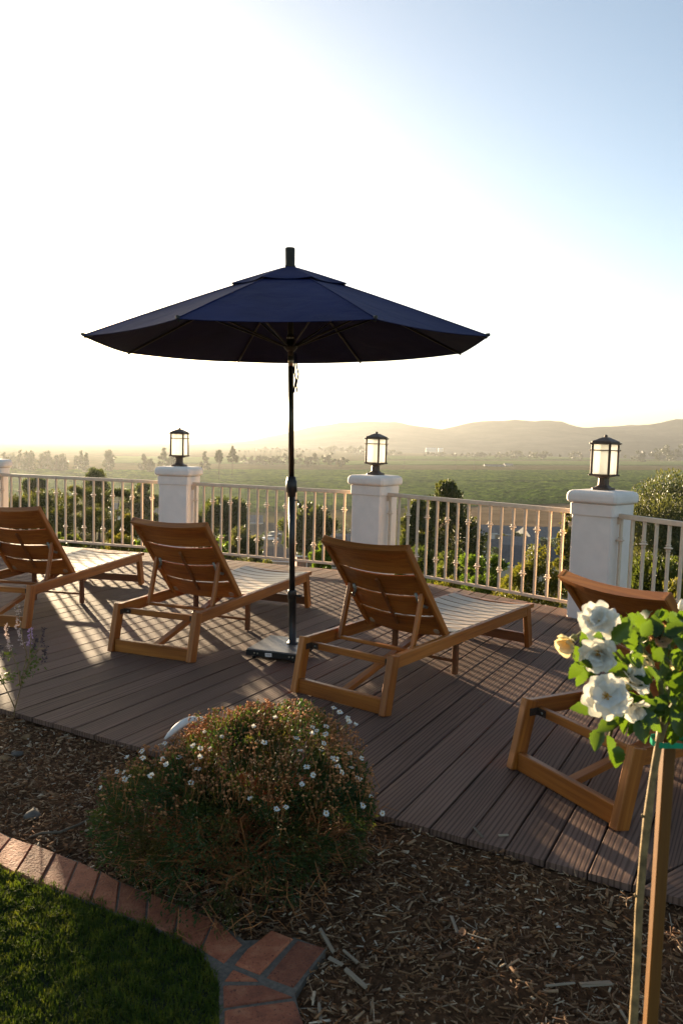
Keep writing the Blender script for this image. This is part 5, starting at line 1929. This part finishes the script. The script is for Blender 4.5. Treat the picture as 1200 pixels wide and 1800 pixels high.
# middle
shrub('bright green bush beside the third lounger and the parasol pole', 572, 950, 13.2, 62, M['brightleaf'], 10, 8000, 0.05, height=1.0, clumps=34)
crown_tree('leafy_tree', 'large dark hazy tree right behind the second pillar', 'tree', 392, 862, 58, 112, 6.0, M['darkleaf'], 11, 'round', 18000, 0.24, clumps=50)
shrub('grey green bush in the middle of the railing behind the parasol', 425, 925, 24, 90, M['olive'], 12, 9000, 0.10, height=2.0)
shrub('thin bright green sapling behind the second lounger', 388, 938, 12.6, 44, M['brightleaf'], 13, 1500, 0.06, height=.9, clumps=18)
crown_tree('leafy_tree', 'dark broad tree directly behind the parasol pole', 'tree', 545, 880, 70, 100, 5.2, M['darkleaf'], 14, 'round', 15000, 0.28, clumps=44)
shrub('low leafy shrub under the bottom rail between second pillar and parasol', 440, 982, 11.6, 130, M['yellowleaf'], 45, 3200, 0.045, height=.5)
# left
crown_tree('pine_tree', 'open branched pine in the middle of the left railing', 'tree', 175, 847, 24, 165, 2.6, M['pine'], 15, 'pine', 20000, 0.09, clumps=44, asp=.7, trunk_frac=.2)
crown_tree('pine_tree', 'dense pine behind the left railing next to the left pillar', 'tree', 62, 852, 27, 130, 3.2, M['pine'], 16, 'round', 24000, 0.10, clumps=70)
crown_tree('leafy_tree', 'hazy double topped tree above the left end of the railing', 'tree', 62, 829, 62, 66, 5.0, M['darkleaf'], 17, 'round', 9000, 0.24, clumps=30)
crown_tree('leafy_tree', 'round topped hazy tree rising above the left railing', 'tree', 169, 818, 66, 52, 5.5, M['darkleaf'], 18, 'column', 12000, 0.2, clumps=44)
crown_tree('leafy_tree', 'broad hazy tree left of the second pillar', 'tree', 248, 836, 75, 76, 6.5, M['darkleaf'], 19, 'round', 12000, 0.30, clumps=36)
shrub('dark bush behind the left railing under the open pine', 150, 925, 15, 150, M['darkleaf'], 20, 10000, 0.07, height=1.2)
shrub('dark bush at the far left behind the first lounger', 50, 905, 14, 120, M['darkleaf'], 46, 8000, 0.07, height=1.4)
shrub('sunlit olive green bush left of the second pillar', 232, 905, 20, 80, M['yellowleaf'], 21, 8000, 0.085, height=1.4)
shrub('pale green bush low behind the left railing beside the second lounger', 215, 938, 12.8, 64, M['yellowleaf'], 22, 4000, 0.05, height=.7)
shrub('small bright shrub between the left railing and the second pillar', 258, 935, 12.2, 34, M['brightleaf'], 23, 2200, 0.045, height=.7)
shrub('dark shrub under the bottom rail of the left railing', 130, 962, 12.4, 170, M['darkleaf'], 47, 6000, 0.055, height=.6)

# scattered garden trees among the houses
gt = [(812, 948, 165, 26), (830, 938, 205, 30), (868, 952, 178, 34), (888, 938, 215, 30), (908, 936, 220, 26), (922, 940, 200, 26), (940, 936, 222, 30), (958, 946, 190, 34), (980, 944, 195, 34), (985, 930, 235, 24), (876, 962, 150, 40),
      (936, 955, 170, 30), (640, 950, 190, 28), (470, 930, 230, 40), (455, 912, 270, 34), (508, 920, 250, 30), (1010, 938, 210, 30), (600, 920, 230, 30)]
GTL = ['small tree in front of the house at the field edge', 'small round tree right of the house at the field edge', 'garden tree above the right end of the bright green bush', 'round garden tree left of the middle far house',
       'round garden tree right below the middle far house', 'small garden tree above the low grey house', 'garden tree in front of the gable trimmed house', 'garden tree just above the nearest slate roof', 'garden tree between the slate roof and the nearest pillar',
       'tall small tree at the tilled field next to the nearest pillar', 'wide garden tree between bright green bush and slate roof', 'garden tree left of the slate roof ridge', 'small tree left of the third pillar beside the parked cars',
       'garden tree left of the parasol pole over the brown house', 'hazy garden tree right of the large dark tree', 'small garden tree touching the parasol pole', 'garden tree hidden beside the nearest pillar', 'small round tree behind the grey house by the third pillar']
for i, (px, py, D, w) in enumerate(gt):
    crown_tree('garden_tree', GTL[i], 'tree', px, py, D, w, w / FPX * D * .85, M['grove_leaf'] if i % 3 else M['yellowleaf'], 100 + i, 'round', 1500, 0.42, 'garden trees among the houses', 1, .3, 16)

# distant eucalyptus rows, palms and groves in the haze
eu = [(8, 797, 20, 36), (22, 796, 18, 40), (35, 792, 16, 38), (52, 793, 24, 40), (74, 799, 16, 30), (84, 793, 18, 38), (100, 803, 18, 26), (111, 799, 14, 34), (135, 804, 10, 28), (143, 793, 6, 36), (152, 799, 12, 32), (192, 791, 18, 36), (253, 800, 16, 26), (264, 809, 12, 20), (288, 790, 18, 34), (304, 800, 14, 26), (360, 796, 16, 28), (385, 793, 10, 18), (409, 788, 16, 22)]
_eun = ['first', 'second', 'third', 'fourth', 'fifth', 'sixth', 'seventh', 'eighth', 'ninth', 'tenth', 'eleventh', 'twelfth']
EUL = ['hazy tall tree, %s from the left in the valley row above the left railing' % w for w in _eun]
EUL += ['short hazy tree halfway between the left pillars', 'smallest hazy tree left of the second pillar', 'hazy tall tree behind the lantern on the second pillar', 'hazy tree just right of the lantern on the second pillar',
        'tall hazy tree standing alone right of the second pillar', 'slim hazy tree between the lone tree and the palm row', 'hazy tree nearest the left end of the palm row']
for i, (px, py, w, h) in enumerate(eu):
    D = 620 + 40 * math.sin(i * 1.7)
    crown_tree('eucalyptus', EUL[i], 'tree', px, py, D, w, h * D / FPX, M['farleaf'], 200 + i, 'column' if i % 2 else 'cone', 700, 2.2, 'hazy tall trees along the valley fields', 1, .1, 14)
gr = [(435, 802, 18, 14), (448, 803, 16, 14), (456, 801, 10, 16), (468, 802, 20, 15), (480, 803, 12, 14), (500, 799, 26, 18), (528, 800, 24, 20), (545, 803, 14, 14), (560, 799, 26, 14), (581, 796, 10, 22), (600, 803, 20, 10)]
for i, (px, py, w, h) in enumerate(gr):
    D = 900
    crown_tree('valley_tree', 'valley tree, %s from the left in the hazy grove around the parasol pole' % _eun[i], 'tree', px, py, D, w * 1.5, None, M['farleaf'], 240 + i, 'round', 600, 2.4, 'grove of round trees in the valley', 1, .02, 14)
gr2 = [(575, 786, 26, 10), (590, 785, 20, 11), (612, 787, 24, 10), (630, 786, 18, 11), (520, 788, 40, 8), (470, 787, 44, 8), (880, 795, 30, 9), (905, 793, 26, 11), (930, 792, 34, 12), (955, 793, 24, 11), (830, 797, 30, 7), (845, 796, 16, 9), (1165, 783, 24, 16), (1185, 782, 28, 18), (1120, 789, 30, 9), (1010, 794, 40, 8), (1060, 792, 36, 9), (760, 797, 24, 6), (790, 797, 30, 6), (655, 790, 26, 9), (690, 793, 20, 7)]
GL2 = ['faint tree right of the parasol pole, first of the line behind the grove', 'faint tree second in the line right of the parasol pole', 'faint wide tree just left of the third lantern', 'faint tree touching the third lantern from the left',
       'faint wide tree crossing the parasol pole at the horizon', 'faint wide tree over the left end of the palm row', 'faint tree above the long dark farm shed', 'faint tree above the pale farm shed', 'wide faint tree midway between the two right lanterns',
       'faint tree right of the wide one between the two right lanterns', 'low faint tree left of the long dark shed at the mountain foot', 'small faint tree beside the low one left of the dark shed', 'dark faint tree at the mountain foot above the big right tree', 'darkest faint tree at the right edge of the mountain foot',
       'faint wide tree just right of the largest lantern', 'faint low tree left of the largest lantern', 'faint tree hidden behind the largest lantern', 'faint low tree under the long white barn', 'faint low tree right of the white barns', 'faint tree directly behind the third lantern', 'faint low tree left of the white barns']
for i, (px, py, w, h) in enumerate(gr2):
    D = 1900
    crown_tree('far_tree', GL2[i], 'tree', px, py, D, w * 1.7, None, M['farleaf'], 270 + i, 'round', 400, 5.5, 'trees along the foot of the mountains', 1, .0, 14)
for i in range(13):
    px = 420 + i * 9.3 + 2 * math.sin(i * 2.1)
    top = gd(px, 793.2 + .8 * math.sin(i * 1.3), 1400)
    t = thing('palm_tree', 'tiny palm in the distant row above the valley grove', 'tree', (top.x, top.y, VALLEY), 0, 'row of palms in the far valley')
    h = top.z - VALLEY
    b_ = MB(); b_.tube([(0, 0, 0), (.2, 0, h)], [0.6, 0.4], 5)
    b_.build('trunk', M['bark'], t)
    rgp = np.random.default_rng(i)
    P = np.tile([.2, 0, h], (40, 1)) + rgp.normal(size=(40, 3)) * .3
    V, F = leaf_quads(P, 3.2, 1.0, rgp)
    link('crown', arr_mesh('crown', V, F, M['farleaf']), t)


# ------------------------------------------------------------------ houses, sheds, cars, poles
def house(px, py_ridge, D, w_px, depth, wall_h, roof_h, rot, wm, rm, label, cat='house', hip=False, chimney=False, wins=2):
    top = gd(px, py_ridge, D)
    w = w_px / FPX * D
    base = top.z - roof_h - wall_h
    t = thing('house', label, cat, (top.x, top.y, base), rot, 'houses below the terrace')
    b_ = MB(); b_.box((0, 0, wall_h / 2 - 2), (w, depth, wall_h + 4))
    b_.build('wall', wm, t)
    b_ = MB()
    ov = 0.5
    hw_, hd = w / 2 + ov, depth / 2 + ov
    rx = hw_ - (depth / 2 if hip else 0)
    z0, z1 = wall_h - .1, wall_h + roof_h
    vs = [(-hw_, -hd, z0), (hw_, -hd, z0), (hw_, hd, z0), (-hw_, hd, z0), (-rx, 0, z1), (rx, 0, z1), (-hw_, -hd, z0 - .18), (hw_, -hd, z0 - .18), (hw_, hd, z0 - .18), (-hw_, hd, z0 - .18)]
    fs = [(0, 1, 5, 4), (2, 3, 4, 5), (3, 0, 4), (1, 2, 5), (6, 7, 1, 0), (7, 8, 2, 1), (8, 9, 3, 2), (9, 6, 0, 3), (9, 8, 7, 6)]
    b_.add(vs, fs)
    rf = b_.build('roof', rm, t)
    b_ = MB()
    for (a, c) in (((-hw_, -hd), (hw_, -hd)), ((hw_, hd), (-hw_, hd))):
        b_.bar((a[0], a[1] * 1.004, z0 - .1), (c[0], c[1] * 1.004, z0 - .1), .08, .22)
    b_.build('fascia', M['trim_white'], rf)
    if chimney:
        b_ = MB(); b_.box((w * .2, .8, z1 - .1), (.9, .7, 1.8)); b_.build('chimney', M['wall_brick'], rf)
    for k in range(wins):
        x = (k + .5) / wins * w * .8 - w * .4
        b_ = MB(); b_.box((x, -depth / 2 - .02, wall_h * .55), (1.5, .1, 1.1)); wo = b_.build('window', M['trim_white'], t)
        b_ = MB(); b_.box((x, -depth / 2 - .08, wall_h * .55), (1.3, .05, .9)); b_.build('pane', M['window_dark'], wo)
    return t


house(838, 922, 230, 52, 9, 2.6, 1.8, .05, M['wall_white'], M['roof_grey'], 'grey roofed house at the edge of the tilled field, left of the others')
house(893, 924, 235, 62, 9, 2.6, 2.0, -.1, M['wall_cream'], M['roof_grey'], 'wide grey roofed house in the middle of the far row by the tilled field')
house(955, 926, 222, 70, 10, 2.6, 2.4, .2, M['wall_white'], M['roof_grey'], 'grey roofed house with white gable trim next to the nearest pillar')
house(842, 947, 165, 66, 9, 2.6, 1.8, .15, M['wall_white'], M['roof_slate'], 'slate roofed house behind the sunlit bright green bush')
house(912, 943, 190, 60, 9, 2.6, 1.8, -.05, M['wall_cream'], M['roof_grey'], 'low grey roofed house between the garden trees')
house(950, 961, 128, 130, 11, 2.8, 2.6, -.25, M['wall_cream'], M['roof_slate'], 'nearest dark slate roofed house above the yellow green bush')
house(562, 942, 118, 84, 9, 3.2, 2.2, .1, M['wall_brick'], M['roof_brown'], 'brown roofed brick house just right of the parasol pole', chimney=False)
house(492, 962, 140, 60, 9, 3.0, 1.6, -.1, M['wall_cream'], M['roof_brown'], 'low brown house in the railing gaps left of the parasol pole')
house(430, 905, 265, 60, 10, 3, 2, .1, M['wall_cream'], M['roof_grey'], 'hazy grey house roof right of the large dark tree')
house(600, 938, 190, 34, 9, 2.8, 1.8, .0, M['wall_white'], M['roof_grey'], 'grey house directly left of the third pillar')
house(212, 884, 230, 44, 9, 3.0, 2.0, .2, M['wall_white'], M['roof_grey'], 'pale hazy house seen between pine and second pillar')
house(262, 892, 210, 50, 9, 3.0, 2.0, -.2, M['wall_cream'], M['roof_grey'], 'hazy house right behind the railing end at the second pillar')
house(757, 787.5, 2300, 18, 14, 6, 2.0, 0, M['wall_white'], M['trim_white'], 'long white barn at the foot of the mountains', 'barn', wins=0)['group'] = 'farm buildings in the valley'
house(774, 787.8, 2350, 8, 12, 5, 2.0, 0, M['wall_white'], M['trim_white'], 'short white barn beside the long one at the mountain foot', 'barn', wins=0)['group'] = 'farm buildings in the valley'
house(868, 816.2, 1120, 34, 12, 5, 2, 0, M['roof_slate'], M['roof_slate'], 'long dark farm shed between the green fields', 'shed', wins=0)['group'] = 'farm buildings in the valley'
house(893, 814.5, 1150, 14, 12, 5, 2, 0, M['wall_cream'], M['roof_grey'], 'pale farm shed right of the long dark one', 'shed', wins=0)['group'] = 'farm buildings in the valley'

# parking place and a street in the houses
b_ = MB()
q = [gz(430, 962, VALLEY + .12), gz(640, 975, VALLEY + .12), gz(640, 930, VALLEY + .12), gz(425, 915, VALLEY + .12)]
b_.add(q, [(0, 1, 2, 3)])
tag(b_.build('road', M['asphalt']), kind='structure')


def car(px, py, rot, mat, label):
    p = gz(px, py, VALLEY + .14)
    t = thing('parked_car', label, 'car', p, rot, 'cars parked below the terrace')
    b_ = MB()
    prof = [(-2.1, .35), (-2.15, .75), (-1.9, .95), (-1.1, 1.0), (1.0, .98), (2.0, .85), (2.15, .6), (2.1, .35)]
    vs = [(x, y, z) for y in (-.86, .86) for x, z in prof]
    k = len(prof)
    b_.add(vs, [(i, i + 1, k + i + 1, k + i) for i in range(k - 1)] + [(k - 1, 0, k, 2 * k - 1), tuple(reversed(range(k))), tuple(range(k, 2 * k))])
    b_.build('body', mat, t)
    prof = [(-1.5, .97), (-.9, 1.42), (.4, 1.44), (1.1, .97)]
    vs = [(x, y * (.8 if z > 1.2 else 1), z) for y in (-.8, .8) for x, z in prof]
    k = 4
    b_ = MB(); b_.add(vs, [(i, i + 1, k + i + 1, k + i) for i in range(k - 1)] + [(3, 0, 4, 7), (3, 2, 1, 0), (4, 5, 6, 7)])
    b_.build('cabin', M['window_dark'], t)
    for x in (-1.35, 1.35):
        for y in (-.8, .8):
            b_ = MB(); b_.tube([(x, y - .1, .33), (x, y + .1, .33)], .33, 10); b_.build('wheel', M['tyre'], t)
    return t


car(475, 950, 0.5, M['car_white'], 'white parked car on the asphalt left of the parasol pole')
car(482, 943, 0.5, M['car_grey'], 'grey parked car behind the white one left of the parasol pole')
car(600, 952, -.3, M['car_white'], 'white parked car in the gap left of the third pillar')
car(592, 962, -.3, M['car_blue'], 'dark blue parked car in front of the white one by the third pillar')
for px, pt, D, lab in ((711, 797, 900, 'utility pole right of the third lantern, in the far fields'), (801, 797, 900, 'utility pole standing in the middle of the far fields'), (834, 799, 900, 'short utility pole near the dark farm shed'), (386, 800, 520, 'hazy utility pole left of the parasol pole')):
    top = gd(px, pt, D)
    t = thing('utility_pole', lab, 'utility pole', (top.x, top.y, VALLEY), 0, 'utility poles in the valley')
    b_ = MB(); b_.tube([(0, 0, 0), (0, 0, top.z - VALLEY)], [.2, .14], 6); b_.build('pole', M['pole_wood'], t)
    b_ = MB(); b_.box((0, 0, top.z - VALLEY - 1), (2.2, .12, .14)); b_.build('crossarm', M['pole_wood'], t)

# ------------------------------------------------------------------ haze
m, n, l, b = new_mat('valley_haze')
n.remove(b)
pv = n.new('ShaderNodeVolumePrincipled')
pv.inputs['Color'].default_value = (0.36, 0.375, 0.39, 1)
pv.inputs['Density'].default_value = 1.7e-4
pv.inputs['Anisotropy'].default_value = 0.58
l.new(pv.outputs[0], n['Material Output'].inputs['Volume'])
b_ = MB()
b_.box((0, 4000, 66), (22000, 22000, 196), 0)
hz = b_.build('haze', m)
tag(hz, kind='stuff')
hz.display_type = 'WIRE'
